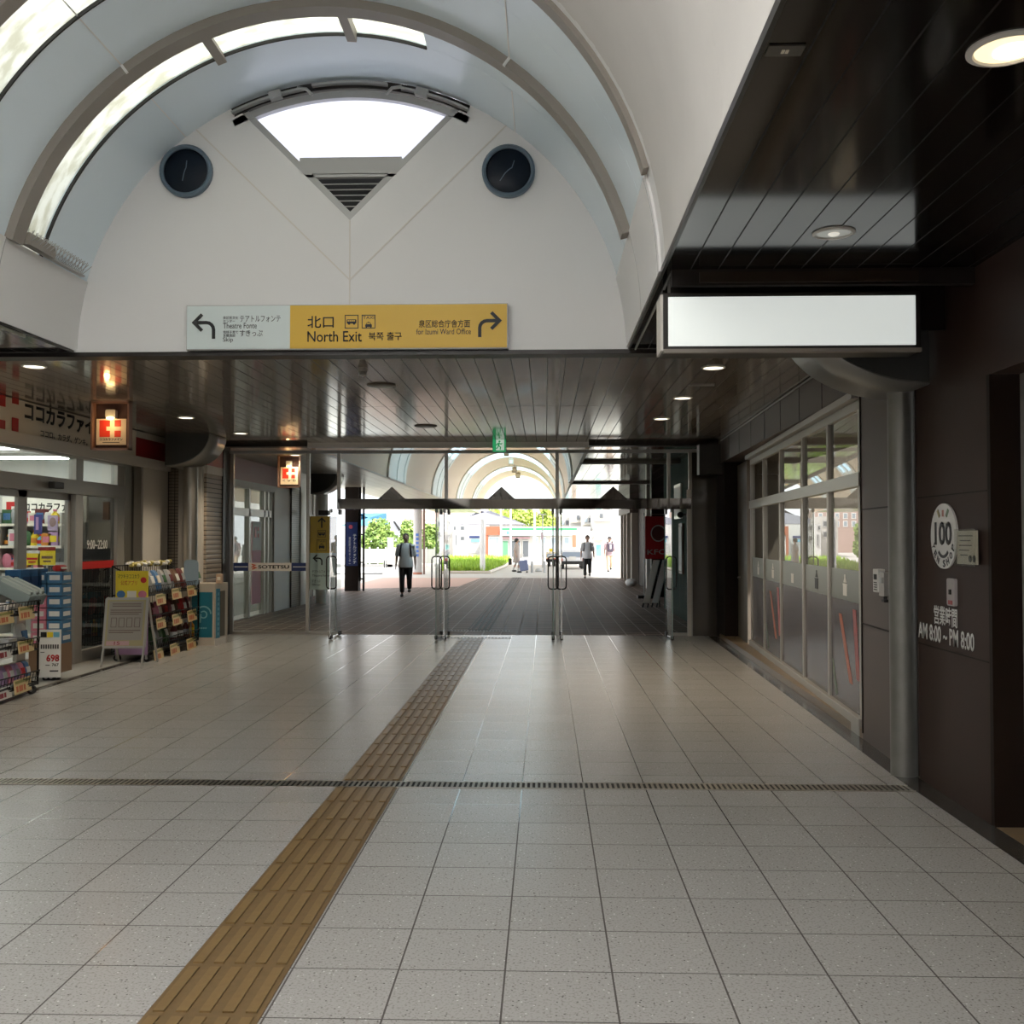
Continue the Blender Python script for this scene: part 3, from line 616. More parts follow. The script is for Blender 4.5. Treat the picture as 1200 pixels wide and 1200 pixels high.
# ------------------------------------------------------------------ floor drain and tactile paths
t = thing('drain_grate', 'long steel slot drain grate crossing the whole tiled floor', 'drain', (-1.6, 6.67, 0))
MB().box(-5.9, 2.34, 6.59, 6.75, -.02, .002).build('channel', M['black'], t)
g = MB(); g.box(-5.9, 2.34, 6.59, 6.60, .001, .006); g.box(-5.9, 2.34, 6.74, 6.75, .001, .006)
x = -5.88
while x < 2.33: g.box(x, x + .016, 6.60, 6.74, .002, .006); x += .034
tag(g.build('grate_bars', M['brushed'], t), kind='stuff')
def tactile(name, x0, y0, y1, pitch, lab, mt, mb, col=.395, nb=5, skew=0):
    t = thing(name, lab, 'tactile paving', (x0 + col / 2, (y0 + y1) / 2, 0))
    MB().prism([(x0, y0, .001), (x0 + col, y0, .001), (x0 + col + skew, y1, .001), (x0 + skew, y1, .001)], (0, 0, .003)).build('tile_strip', mt, t)
    g = MB(); y = y0 + .02
    while y < y1 - .1:
        for i in range(nb):
            x = x0 + col * (i + .5) / nb + skew * (y - y0) / (y1 - y0); w = .019
            g.prism([(x - w, y, .004), (x + w, y, .004), (x + w, y + pitch - .04, .004), (x - w, y + pitch - .04, .004)], (0, 0, .006))
        y += pitch
    tag(g.build('guide_bars', mb, t), kind='stuff'); return t
tactile('tactile_path', -1.345, -1.305, 6.585, .395, 'ochre tactile guide path on the tiles this side of the floor drain', M['tact'], M['tact_bar'])
tactile('tactile_path', -1.345, 6.755, 16.3, .395, 'ochre tactile guide path between the floor drain and the glass doors', M['tact'], M['tact_bar'], skew=-.03)
tactile('tactile_path', -1.36, 17.9, 42, .30, 'worn brown tactile path running out along the brick paving', mat('dark worn tactile base', (.04, .03, .025), .65), M['tact_out'], nb=4)
for nm, y, lab in (('door_mat_grate', 16.42, 'narrow dark slotted grate in the floor just before the middle doorway'), ('door_mat_grate', 17.7, 'narrow dark slotted grate in the brick paving just past the doorway')):
    g = MB(); x = ax(512, y); x1 = ax(600, y); t = tag(MB().box(x, x1, y, y + .1, -.01, .003).build('floor_grate', M['brushed']), lab, 'grate')
    while x < x1: g.box(x, x + .03, y + .01, y + .09, .003, .005); x += .055
    tag(g.build('grate_slots', M['black'], t), kind='stuff')

# ------------------------------------------------------------------ ceiling fittings
def downlight(loc, r, lens, lab, grp, z=ZC):
    t = thing('downlight', lab, 'ceiling light', (loc[0], loc[1], z), grp)
    MB().lathe((loc[0], loc[1], z), [(r, 0), (r, -.006), (r * .86, -.012), (r * .80, -.004), (r * .80, 0)], 28).build('trim_ring', M['paper'], t, smooth=True)
    MB().lathe((loc[0], loc[1], z), [(r * .79, -.001), (r * .79, -.005), (.001, -.006)], 28).build('lens', lens, t, smooth=True)
    if lens is M['lamp']:
        ld = bpy.data.lights.new('downlight_beam', 'SPOT'); ld.energy = 60; ld.spot_size = R(115); ld.spot_blend = .6; ld.color = (1, .84, .62); ld.shadow_soft_size = .06
        lo = bpy.data.objects.new('downlight_beam', ld); COL.objects.link(lo); lo.parent = t; lo.location = (0, 0, -.03)
    return t
G1 = 'downlights in the glossy plank ceiling'
for px, py, lens, lab in ((40, 429, 'lamp', 'lit downlight above the pharmacy name board'), (218, 489, 'lamp', 'lit downlight beside the curved bracket on the pharmacy side'), (282, 507.5, 'lamp', 'lit downlight in front of the glass sidelight with the blue band'),
        (836, 430.5, 'lamp', 'lit downlight just past the blank light box'), (800, 466, 'lamp', 'lit downlight second past the blank light box'), (775, 490.5, 'lamp', 'lit downlight third past the blank light box')):
    p_ = at(px, py, Z=ZC); downlight(p_, .11, M[lens], lab, G1)
t = downlight(at(346, 533, Z=ZC), .12, M['lamp'], 'lit downlight outside, just beyond the glass by the second hanging sign', G1)
for o in t.children:
    if o.type == 'LIGHT': o.data.energy = 22
for px, py, lab, r in ((447, 451, 'dark round ceiling disc right of the smoke detector', .15), (499, 499, 'dark round ceiling disc above the middle doorway', .16)):
    p_ = at(px, py, Z=ZC); tag(MB().lathe((p_.x, p_.y, ZC), [(r, 0), (r, -.008), (r * .9, -.014), (.01, -.014)], 28).build('ceiling_disc', mat('bronze disc', (.10, .075, .055), .35), smooth=True), lab, 'ceiling fitting', 'dark discs in the plank ceiling')
p_ = at(822, 451, Z=ZC); tag(MB().box(p_.x - .13, p_.x + .13, p_.y - .02, p_.y + .02, ZC - .012, ZC).build('ceiling_vent', M['grey_frame']), 'thin slot vent in the plank ceiling past the light box', 'vent')
p_ = at(425, 431, Z=ZC); t = thing('smoke_detector', 'small grey smoke detector hanging under the plank ceiling', 'detector', (p_.x, p_.y, ZC))
MB().lathe((p_.x, p_.y, ZC), [(.045, 0), (.045, -.03), (.03, -.035)], 20).build('base', M['alu'], t, smooth=True); MB().lathe((p_.x, p_.y, ZC), [(.03, -.03), (.036, -.045), (.036, -.07), (.01, -.08)], 20).build('sensor_head', M['grey_frame'], t, smooth=True)
# dark ceiling lamps
p_ = at(977, 272.5, Z=ZC); t = downlight(p_, .108, M['steel'], 'unlit silver downlight in the dark ceiling near the light box', 'downlights in the dark ceiling')
MB().sph((p_.x, p_.y, ZC - .008), (.03, .03, .012)).build('led', M['lamp_dim'], t, smooth=True)
p_ = at(1181, 56, Z=ZC); t = thing('downlight', 'large lit warm downlight in the dark ceiling at the corner', 'ceiling light', (p_.x, p_.y, ZC), 'downlights in the dark ceiling')
MB().lathe((p_.x, p_.y, ZC), [(.125, 0), (.125, -.006), (.105, -.012), (.1, -.004), (.1, 0)], 32).build('trim_ring', M['paper'], t, smooth=True)
MB().lathe((p_.x, p_.y, ZC), [(.1, -.002), (.1, -.004), (.01, -.004)], 32).build('reflector', mat('lit warm reflector', (1, .85, .55), .4, emit=.7, ecol=(1, .80, .48)), t, smooth=True)
MB().lathe((p_.x + .02, p_.y + .012, ZC), [(.058, -.004), (.058, -.007), (.01, -.007)], 28).build('lens', M['lamp'], t, smooth=True)
p_ = at(920, 58, Z=ZC); t = thing('sensor_plate', 'small metal sensor plate on the dark ceiling edge', 'sensor', (p_.x, p_.y, ZC))
MB().box(p_.x - .058, p_.x + .058, p_.y - .035, p_.y + .035, ZC - .006, ZC).build('plate', mat('dull plate', (.13, .12, .105), .4, .6), t)
g = MB()
for i in (0, 1):
    for j in (0, 1): g.box(p_.x - .012 + i * .013, p_.x - .002 + i * .013, p_.y - .012 + j * .013, p_.y - .002 + j * .013, ZC - .009, ZC - .006)
g.build('sensor_eye', M['cream'], t)
# portholes on the gable
for px, lab in ((219.5, 'round dark porthole lamp with blue grey ring, under the left arch shoulder'), (596, 'round dark porthole lamp with blue grey ring, under the right arch shoulder')):
    c = at(px, 202, Y=8.5); t = thing('porthole_lamp', lab, 'wall lamp', c, 'porthole lamps on the gable wall')
    MB().lathe(c, [(.222, 0), (.222, .05), (.205, .065), (.188, .05), (.188, 0)], 40, (0, -1, 0)).build('ring', M['porthole_rim'], t, smooth=True)
    MB().lathe(c, [(.187, 0), (.187, .03), (.12, .05), (.01, .055)], 40, (0, -1, 0)).build('glass', M['porthole'], t, smooth=True)
    g = MB(); s = -1 if px > 400 else .3
    Pq = Plane2(c + Vector((0, -.056, 0)), (1, 0, 0), (0, 0, 1)); q = [(-.07 * 1, -.09), (-.03, -.03), (0, .0), (.03, .02), (.05, .08)]
    Pq.stroke(g, [(a * -s if s < 0 else a * .3, b) for a, b in q], .007, 0, .004); g.build('crack', M['porthole_rim'], t)
# bird spikes on the pale ledge
t = thing('bird_spikes', 'strip of thin bird spikes on the white ledge under the left skylight', 'bird spikes', (-3.85, 7.9, 3.77))
xs_, zs_ = AXX + (RV - .07) * math.cos(R(164.3)), AXZ + (RV - .03) * math.sin(R(164.3))
MB().box(xs_ - .03, xs_ + .01, 7.36, 8.3, zs_, zs_ + .012).build('base_strip', M['grey_frame'], t)
g = MB(); y = 7.38
while y < 8.3:
    for a in (.1, .5, .9): g.cyl((xs_ - .01, y, zs_), (xs_ - .01 + math.sin(a) * .11, y + .02, zs_ + math.cos(a) * .13), .003, 4)
    y += .055
tag(g.build('spikes', M['grey_frame'], t), kind='stuff')
MB().box(xs_ - .03, xs_ + .03, 7.36, 7.75, zs_, zs_ + .09).build('end_block', M['rib'], t)

# ------------------------------------------------------------------ signs overhead
def arrow(pl, mb, u, v, s, kind):
    if kind == 'up': pl.stroke(mb, [(u, v - .5 * s), (u, v + .42 * s)], .13 * s); pl.stroke(mb, [(u - .36 * s, v + .1 * s), (u, v + .47 * s), (u + .36 * s, v + .1 * s)], .13 * s); return
    k = -1 if kind == 'left' else 1
    q = [(u - k * .38 * s, v - .5 * s), (u - k * .38 * s, v - .12 * s)] + [(u - k * (.38 - .30 * (1 - math.cos(R(a)))) * s, v + (-.12 + .30 * math.sin(R(a))) * s) for a in (22, 45, 68, 90)] + [(u + k * .42 * s, v + .18 * s)]
    pl.stroke(mb, q, .14 * s, 0, .004); pl.stroke(mb, [(u + k * .10 * s, v + .52 * s), (u + k * .44 * s, v + .18 * s), (u + k * .10 * s, v - .16 * s)], .14 * s, .004, .006)
def bus(pl, mb, u, v, s):
    pl.rrect(mb, u - .42 * s, v - .16 * s, u + .42 * s, v + .2 * s, .06 * s)
    for d in (-.22, .22): pl.disc(mb, u + d * s, v - .18 * s, .09 * s)
def buswin(pl, mb, u, v, s):
    for i in range(4): pl.rect(mb, u - .34 * s + i * .17 * s, v + .02 * s, u - .21 * s + i * .17 * s, v + .13 * s, .004, .006)
def taxi(pl, mb, u, v, s):
    pl.rrect(mb, u - .32 * s, v - .28 * s, u + .32 * s, v - .02 * s, .06 * s); pl.shape(mb, [(u - .26 * s, v - .03 * s), (u + .26 * s, v - .03 * s), (u + .17 * s, v + .16 * s), (u - .17 * s, v + .16 * s)]); pl.rect(mb, u - .08 * s, v + .16 * s, u + .08 * s, v + .22 * s)
    for d in (-.22, .22): pl.rect(mb, u + (d - .06) * s, v - .36 * s, u + (d + .06) * s, v - .28 * s)
def taxiwin(pl, mb, u, v, s): pl.shape(mb, [(u - .19 * s, v + .0 * s), (u + .19 * s, v + .0 * s), (u + .13 * s, v + .12 * s), (u - .13 * s, v + .12 * s)], .004, .006)
def box_outline(pl, mb, u0, v0, u1, v1, w):
    for a in ((u0, v0, u1, v0 + w), (u0, v1 - w, u1, v1), (u0, v0, u0 + w, v1), (u1 - w, v0, u1, v1)): pl.rect(mb, *a)
YS = 8.40
a, b, c2 = ax(217, YS), ax(338.5, YS), ax(594, YS); z0, z1 = az(408, YS, 400), az(357.5, YS, 400); hh = z1 - z0
t = thing('guide_sign', 'long white and yellow station guide sign under the arched gable', 'sign', (a, YS + .04, z0))
MB().box(a, b, YS, YS + .06, z0, z1).build('white_panel', M['sign_white'], t); MB().box(b, c2, YS, YS + .06, z0, z1).build('yellow_panel', M['sign_yellow'], t)
MB().box(a - .008, c2 + .008, YS + .01, YS + .09, z0 - .008, z1 + .008).build('backing_frame', M['grey_frame'], t)
pl = Plane2((a, YS, z0), (1, 0, 0), (0, 0, 1)); k = (c2 - a) / 377
U = lambda px: (px - 217) * k
V = lambda py: (408 - py) * k
g = MB(); arrow(pl, g, U(238), V(382), .20, 'left'); g.build('arrow', M['ink'], t)
g = MB(); arrow(pl, g, U(573), V(382), .20, 'right'); g.build('arrow', M['ink'], t)
def stx(s, px0, py1, px1, py0, m=None, off=0): text('lettering', s, pl.p(U(px0), V(py1)), pl.ux, pl.uz, U(px1) - U(px0), V(py0) - V(py1), m or M['ink'], t, off=off)
stx('テアトルフォンテ', 280, 376.5, 328, 369); stx('Theatre Fonte', 260, 384, 300, 377.5); stx('泉区民文化\nセンター', 260, 377, 278, 369.5); stx('すきっぷ', 280, 393.5, 307, 386); stx('地域子育て\n支援施設', 260, 394, 278, 386.5); stx('Skip', 260, 401, 272, 394.5)
stx('北口', 360, 384, 391, 370, off=.008); stx('North Exit', 360, 400.5, 424, 388, off=.006); stx('북쪽 출구', 432, 399, 471, 389.5, off=.008); stx('泉区総合庁舎方面', 491, 384.5, 551, 375.5, off=.004); stx('for Izumi Ward Office', 488, 392.5, 552, 386)
g = MB(); box_outline(pl, g, U(404), V(385), U(420), V(369), .006); box_outline(pl, g, U(424), V(385), U(440), V(369), .006); bus(pl, g, U(412), V(377), .095); taxi(pl, g, U(432), V(380), .085); g.build('pictogram', M['ink'], t)
g = MB(); buswin(pl, g, U(412), V(377), .095); taxiwin(pl, g, U(432), V(380), .085); g.build('pictogram_window', M['sign_yellow'], t); stx('TAXI', 425.5, 374, 438.5, 370.5)
# blank light box
YB = 6.03; x0, x1 = ax(778, YB), ax(1082, YB); z0, z1 = az(412, YB, 930), az(342, YB, 930)
t = thing('light_box_sign', 'long blank backlit light box sign hung under the dark ceiling', 'sign', (x0, YB, z0))
MB().box(x0, x1, YB, YB + .22, z0, z1).build('housing', M['trim_dark'], t, bevel=.006); MB().box(x0 + .03, x1 - .035, YB - .012, YB + .01, z0 + .035, z1 - .028).build('panel', M['lightbox'], t)
MB().box(x0 - .014, x0, YB, YB + .22, z0 + .01, z1 - .01).build('side_panel', M['jamb_white'], t); MB().box(x0 + .05, x0 + .09, YB + .05, YB + .2, z1 - .005, ZC).build('hanger', M['trim_dark'], t); MB().box(x1 - .09, x1 - .05, YB + .05, YB + .2, z1 - .005, ZC).build('hanger', M['trim_dark'], t)
g = MB(); g.box(x0, x1, YB - .01, YB + .03, z0 - .004, z0 + .018); g.build('lower_trim', M['rib'], t)
# exit sign
Y_ = 16.2; c = at(585, 521.5, Y=Y_); w = .105; t = thing('exit_sign', 'green and white running figure exit sign hanging before the beam', 'sign', (c.x, Y_, c.z))
MB().box(c.x - w, c.x + w, Y_, Y_ + .05, c.z - w, c.z + w).build('housing', M['green'], t, bevel=.004); MB().cyl((c.x - .06, Y_ + .025, c.z + w), (c.x - .06, Y_ + .025, ZC), .008, 8).build('rod', M['grey_frame'], t); MB().cyl((c.x + .06, Y_ + .025, c.z + w), (c.x + .06, Y_ + .025, ZC), .008, 8).build('rod', M['grey_frame'], t)
pl = Plane2((c.x, Y_, c.z), (1, 0, 0), (0, 0, 1)); g = MB(); pl.rect(g, -.05, -.085, .08, .085); g.build('doorway', M['exit_white'], t)
g = MB(); pl.disc(g, .005, .055, .016, .004, .008); pl.stroke(g, [(-.005, .035), (-.012, -.012)], .03, .004, .008)
for q in ([(-.012, -.01), (.022, -.035), (.016, -.075)], [(-.012, -.012), (-.03, -.05), (-.062, -.055)], [(0, .03), (.03, .012), (.045, .03)], [(-.005, .03), (-.035, .015), (-.05, -.012)]): pl.stroke(g, q, .015, .004, .008)
g.build('running_figure', M['green'], t)
# hanging lamp-lit pharmacy signs
def hang_sign(Y_, px0, px1, py0, py1, lab, word, sub):
    x0, x1 = ax(px0, Y_), ax(px1, Y_); z1 = ZC; z0 = az(py1, Y_, (px0 + px1) / 2); w = x1 - x0; h = z1 - z0
    t = thing('hanging_sign', lab, 'sign', ((x0 + x1) / 2, Y_, z1), 'hanging pharmacy signs'); pl = Plane2((x0, Y_, z0), (1, 0, 0), (0, 0, 1))
    g = MB(); f = .022
    for q in ((0, 0, w, f), (0, 0, f, h), (w - f, 0, w, h), (0, h - f, w, h)): pl.rect(g, *q, -.05, .05)
    g.build('frame', mat('copper pink frame', (.40, .24, .19), .4, .2), t); g = MB(); pl.rect(g, f, f, w - f, h - f, -.048, -.044); g.build('back_plate', mat('dim red plate', (.10, .055, .05), .5), t)
    g = MB(); pl.rect(g, .05, .06, w - .05, h * .64, 0, .012); g.build('board', M['lit_cream'], t)
    cz = h * .44; s = w * .27; cx = w * .47; g = MB()
    pl.shape(g, [(cx - s, cz - s * .8), (cx, cz - s * .8), (cx, cz - s * .2), (cx - s * .35, cz - s * .2), (cx - s * .35, cz + s * .2), (cx, cz + s * .2), (cx, cz + s * .8), (cx - s, cz + s * .8)], .012, .016)
    for v in (-.8, .2): pl.rect(g, cx + s * .45, cz + s * v, cx + s * 1.05, cz + s * (v + .6), .012, .016)
    g.build('cross_logo', mat('lit red print', (.55, .02, .01), .5, emit=.12, ecol=(1, .08, .02)), t)
    text('lettering', word, pl.p(w * .2, h * .19, .012), pl.ux, pl.uz, w * .6, h * .055, M['ink'], t, off=.02)
    if sub: g = MB(); pl.rect(g, w * .28, h * .15, w * .72, h * .162, .012, .014); g.build('small_line', M['ink'], t)
    g = MB(); pl.rrect(g, w * .36, h * .66, w * .62, h * .83, .02, -.04, .03); g.build('lamp_housing', M['jamb_white'], t)
    MB().sph(pl.p(w * .49, h * .655, .03), (.05, .025, .018)).build('bulb', M['lamp_hot'], t, smooth=True)
    ld = bpy.data.lights.new('sign_lamp', 'POINT'); ld.energy = .55; ld.color = (1, .62, .25); ld.shadow_soft_size = .03
    lo = bpy.data.objects.new('sign_lamp', ld); COL.objects.link(lo); lo.parent = t; lo.location = pl.p(w * .49, h * .52, .13) - t.location
    return t
hang_sign(11.55, 107, 152, 470, 527.5, 'lamp lit red and cream cross sign hanging before the pharmacy name board', 'ココカラファイン', True)
hang_sign(19.2, 325.5, 352, 533, 571.5, 'lamp lit red cross sign hanging beyond the glass front', 'くすり', False)
# name board over the pharmacy
xb = XL + .08
t = thing('name_board', 'long cream pharmacy name board with black lettering and red squares', 'sign', (xb, 12, 2.75))
z0b = 2.74; ye = ay(150, xb)
MB().box(XL, xb, 8.5, ye + .25, z0b, ZC - .01).build('cream_panel', M['cream'], t); MB().box(XL, xb, ye + .25, 15.92, z0b + .05, ZC - .10).build('red_panel', M['deep_red'], t)
g = MB(); g.box(XL, xb + .01, ye + .25, 15.92, ZC - .10, ZC - .01); g.box(XL, xb + .03, 8.5, 15.92, z0b - .09, z0b + .05); g.build('lower_rail', M['jamb_white'], t)
plb = Plane2((xb, 0, 0), (0, 1, 0), (0, 0, 1))
def by(px): return ay(px, xb)
def bz(py, px): return az(py, ay(px, xb), px)
g = MB()
for pa, pb in ((-14, 4), (12, 19.5)):
    for (q0, q1) in ((472.5, 459), (505, 489)): plb.rect(g, by(pa), bz(q0, pa), by(pb), bz(q1, pa), .001, .006)
g.build('red_squares', M['red'], t)
zA = bz(492.5, 27); text('lettering', 'ココカラファイン', plb.p(by(27), zA), plb.ux, plb.uz, (by(107) - by(27)) * 1.16, bz(470, 27) - zA, M['ink'], t, off=.035)
zB = bz(511.5, 46); text('lettering', 'ココロ、カラダ、ゲンキ。', plb.p(by(46), zB), plb.ux, plb.uz, by(101) - by(46), (bz(503.5, 46) - zB) * 1.05, M['ink'], t, off=.01)
# ------------------------------------------------------------------ glass front and doors
XP = [ax(272, DY), ax(361, DY), ax(397, DY), ax(523, DY), ax(653, DY), ax(784, DY), ax(809, DY)]
HZ0, HZ1 = 2.085, 2.26
fr = struct(thing('window_16', None, None, (XP[3], DY, 0)))
for i, x in enumerate(XP):
    z0 = HZ0 if i == 2 else 0
    struct(MB().box(x - .028, x + .028, DY - .03, DY + .03, z0, ZC - .1).build('window_post', M['steel'] if i in (3, 4) else M['brushed'], fr, bevel=.004))
for x0, x1, z0 in ((XP[0], XP[1], .05), (XP[1], XP[2], .05), (XP[2], XP[3], HZ1), (XP[3], XP[4], HZ1), (XP[4], XP[5], HZ1), (XP[5], XP[6], .05)):
    struct(MB().box(x0 + .028, x1 - .028, DY - .006, DY + .006, z0, ZC - .12).build('glass_pane', M['glass'], fr))
g = MB(); g.box(XP[0], XP[2], DY - .03, DY + .03, 0, .05); g.box(XP[5], XP[6], DY - .03, DY + .03, 0, .05); struct(g.build('window_rail', M['brushed'], fr))
struct(MB().box(XP[6] + .03, 2.82, DY - .02, DY + .02, 0, ZC - .1).build('window_17', mat('dark mirror glass', (.05, .04, .03), .06, ior=1.9)))
struct(MB().box(XP[6] - .06, XP[6] + .0, DY - .08, DY - .03, 0, 2.4).build('trim_37', M['jamb_white']))
t = thing('door_header', 'polished dark steel header with three gabled peaks across the glass doors', 'door header', (XP[3], DY, HZ0))
MB().box(XP[2], XP[6], DY - .10, DY + .05, HZ0, HZ1).build('header_box', M['mirror'], t)
for i in (2, 3, 4):
    xm = (XP[i] + XP[i + 1]) / 2 + .0; MB().prism([(xm - .24, DY - .105, HZ1 - .02), (xm + .24, DY - .105, HZ1 - .02), (xm, DY - .09, HZ1 + .20)], (0, .14, 0)).build('peak', M['mirror'], t)
L2 = .84
for i, (xh, n_) in enumerate(((XP[2] + .045, 'the far left end of the front'), (XP[3] - .075, 'c'), (XP[3] + .05, 'c'), (XP[4] - .075, 'c'), (XP[4] + .055, 'c'), (XP[5] - .06, 'c'))):
    d = struct(thing('door_%d' % (i + 1), None, None, (xh, DY, 0)))
    y0, y1 = DY - .05 - L2, DY - .05
    struct(MB().box(xh - .006, xh + .006, y0, y1, .03, HZ0 - .02).build('glass_pane', M['glass'], d))
    g = MB(); g.box(xh - .0075, xh + .0075, y0 - .004, y0 + .004, .03, HZ0 - .02); g.box(xh - .0075, xh + .0075, y0, y1, .02, .035); struct(g.build('glass_edge', M['glass_edge'] if i % 2 else M['chrome'], d))
    g = MB(); g.box(xh - .022, xh + .022, y0, y0 + .14, .008, .07); g.box(xh - .022, xh + .022, y1 - .14, y1, .008, .08); g.box(xh - .022, xh + .022, y1 - .16, y1, HZ0 - .09, HZ0 - .005); g.box(xh - .018, xh + .018, y0, y0 + .10, HZ0 - .075, HZ0 - .015)
    struct(g.build('pivot_fitting', M['trim_dark'], d, bevel=.004))
    yh = y0 + .10; r = .05; zz0, zz1, hw = .80, 1.315, .078; pts = []
    for cx, cz, a in ((xh + hw - r, zz1 - r, 0), (xh - hw + r, zz1 - r, 90), (xh - hw + r, zz0 + r, 180), (xh + hw - r, zz0 + r, 270)):
        pts += [(cx + r * math.cos(R(a + q)), yh, cz + r * math.sin(R(a + q))) for q in (0, 30, 60, 90)]
    struct(MB().tube(pts, .011, 8, close=True).build('door_handle', M['trim_dark'], d, smooth=True))
# band on the left sidelight
x0, x1 = XP[0] + .03, XP[1] + .02; z0, z1 = az(669, DY, 315), az(659.5, DY, 315)
t = thing('glass_band', 'navy and grey lettered safety band across the glass sidelight', 'safety band', (x0, DY - .02, z0)); w3 = (x1 - x0)
MB().box(x0, x0 + w3 * .2, DY - .02, DY - .010, z0, z1).build('navy_end', M['navy'], t); MB().box(x1 - w3 * .23, x1, DY - .02, DY - .010, z0, z1).build('navy_end', M['navy'], t)
MB().box(x0 + w3 * .2, x1 - w3 * .23, DY - .02, DY - .010, z0, z1).build('grey_middle', M['jamb_white'], t)
pl = Plane2((x0, DY - .02, z0), (1, 0, 0), (0, 0, 1)); h = z1 - z0
text('lettering', 'SOTETSU', pl.p(w3 * .33, h * .28), pl.ux, pl.uz, w3 * .41, h * .44, M['ink'], t, off=.03)
g = MB(); pl.rect(g, w3 * .015, h * .45, w3 * .19, h * .55); pl.rect(g, w3 * .79, h * .45, w3 * .98, h * .55); g.build('pale_line', M['paper'], t)
g = MB(); pl.stroke(g, [(w3 * .245, h * .8), (w3 * .29, h * .7), (w3 * .25, h * .5), (w3 * .30, h * .4), (w3 * .25, h * .2)], h * .16); g.build('swirl_mark', mat('orange red mark', (.5, .09, .03), .5), t)
# guide sign behind the sidelight
YG = DY + .25; x0, x1 = ax(361, YG), ax(393, YG); z0, zm, z1 = az(691, YG, 377), az(648, YG, 377), az(605, YG, 377)
t = thing('guide_sign', 'upright yellow and pale grey arrow sign behind the glass beside the doors', 'sign', ((x0 + x1) / 2, YG, 0))
MB().box(x0, x1, YG, YG + .06, zm, z1).build('yellow_panel', M['sign_yellow'], t); MB().box(x0, x1, YG, YG + .06, z0, zm).build('grey_panel', M['sign_white'], t)
g = MB(); g.box(x0 - .01, x0 + .02, YG + .06, YG + .10, 0, z1); g.box(x1 - .02, x1 + .01, YG + .06, YG + .10, 0, z1); g.build('sign_post', M['grey_frame'], t); 
pl = Plane2(((x0 + x1) / 2, YG, zm), (1, 0, 0), (0, 0, 1)); hh = z1 - zm
g = MB(); arrow(pl, g, .0, hh * .82, .17, 'up'); box_outline(pl, g, -.07, hh * .43, .07, hh * .62, .006); bus(pl, g, 0, hh * .525, .13); taxi(pl, g, 0, hh * .2, .15); box_outline(pl, g, -.08, hh * .05, .08, hh * .37, .006); g.build('pictogram', M['ink'], t)
g = MB(); buswin(pl, g, 0, hh * .525, .13); taxiwin(pl, g, 0, hh * .2, .15); g.build('pictogram_window', M['sign_yellow'], t); text('lettering', 'TAXI', pl.p(-.06, hh * .29), pl.ux, pl.uz, .12, .035, M['ink'], t)
g = MB(); arrow(pl, g, -.06, -.12, .17, 'left'); g.build('arrow', M['ink'], t)
for s, v, h_ in (('テアトルフォンテ', -.34, .05), ('Theatre Fonte', -.40, .038), ('すきっぷ', -.50, .05), ('Skip', -.56, .04)): text('lettering', s, pl.p(-.16, v), pl.ux, pl.uz, .30 if len(s) > 5 else .14, h_, M['ink'], t)

# ------------------------------------------------------------------ signs on the near right wall
WX = WR - .001
pr_ = Plane2((WX, 0, 0), (0, -1, 0), (0, 0, 1))
def ry(px): return ay(px, WX)
def rz(py, px): return az(py, ry(px), px)
y0, y1 = ry(1093), ry(1123.5); yc = (y0 + y1) / 2; zc_ = (rz(590, 1108) + rz(666.5, 1108)) / 2; hw = (y0 - y1) / 2; hh = (rz(590, 1108) - rz(666.5, 1108)) / 2
t = thing('shop_plaque', 'oval cream 100 yen shop plaque on the dark brown wall', 'sign', (WX, yc, zc_)); pl = Plane2((WX - .0, yc, zc_), (0, -1, 0), (0, 0, 1))
g = MB(); pl.rrect(g, -hw, -hh, hw, hh, hw * .96, 0, .012, 12); g.build('plate', M['paper'], t)
pf = Plane2(pl.p(0, 0, .012), (0, -1, 0), (0, 0, 1)); gi = mat('dark grey print', (.05, .05, .05), .5)
text('numerals', '100', pf.p(-hw * .66, hh * -.28), pf.ux, pf.uz, hw * 1.32, hh * .72, gi, t, off=.03)
g = MB(); pf.stroke(g, [(hw * .50 * math.cos(R(a)), hh * -.12 + hw * .50 * math.sin(R(a))) for a in range(225, 320, 10)], .018); g.build('smile', gi, t)
for i, (ch, a) in enumerate(zip('YEN SHOP', (200, 220, 240, 258, 274, 295, 317, 338))):
    if ch == ' ': continue
    a2 = R(a); u, v = hw * .80 * math.cos(a2), -hh * .04 + hh * .80 * math.sin(a2); dx = Vector((-math.sin(a2), math.cos(a2)))
    ux = pf.ux * dx.x + pf.uz * dx.y; uz = pf.n.cross(ux); text('letter', ch, pf.p(u, v) - ux * .019 - uz * .022, ux, uz, .038, .044, gi, t, off=.02)
for s, cols in ((-1, 'card'), (0, 'pink'), (1, 'green_wall')):
    g = MB(); pf.stroke(g, [(s * .055, hh * .60), (s * .085, hh * .80)], .022); g.build('ray_mark', mat('dull ray %d' % s, [(.35, .30, .16), (.48, .22, .18), (.2, .26, .17)][s + 1], .5), t)
y0, y1 = ay(1120.5, WX - .03), ay(1145, WX - .03); z0, z1 = rz(663, 1133), rz(620, 1133)
t = thing('acrylic_notice', 'small shiny notice in a clear acrylic holder beside the oval plaque', 'notice', (WX, y0, z0)); pl = Plane2((WX, y0, z0), (0, -1, 0), (0, 0, 1)); w, h = y0 - y1, z1 - z0
g = MB(); pl.rect(g, .01, .01, w - .01, h - .01, .02, .03); g.build('paper_sheet', mat('beige notice', (.50, .47, .38), .5), t); g = MB(); pl.rect(g, 0, 0, w, h, .035, .042); g.build('acrylic_cover', glass('acrylic', (.97, .97, .95), 1.6, .04), t)
g = MB()
for i, (u0, u1) in enumerate(((.12, .8), (.2, .7), (.15, .75), (.15, .62), (.2, .55))): pl.rect(g, w * u0, h * (.80 - i * .13), w * u1, h * (.83 - i * .13), .030, .032)
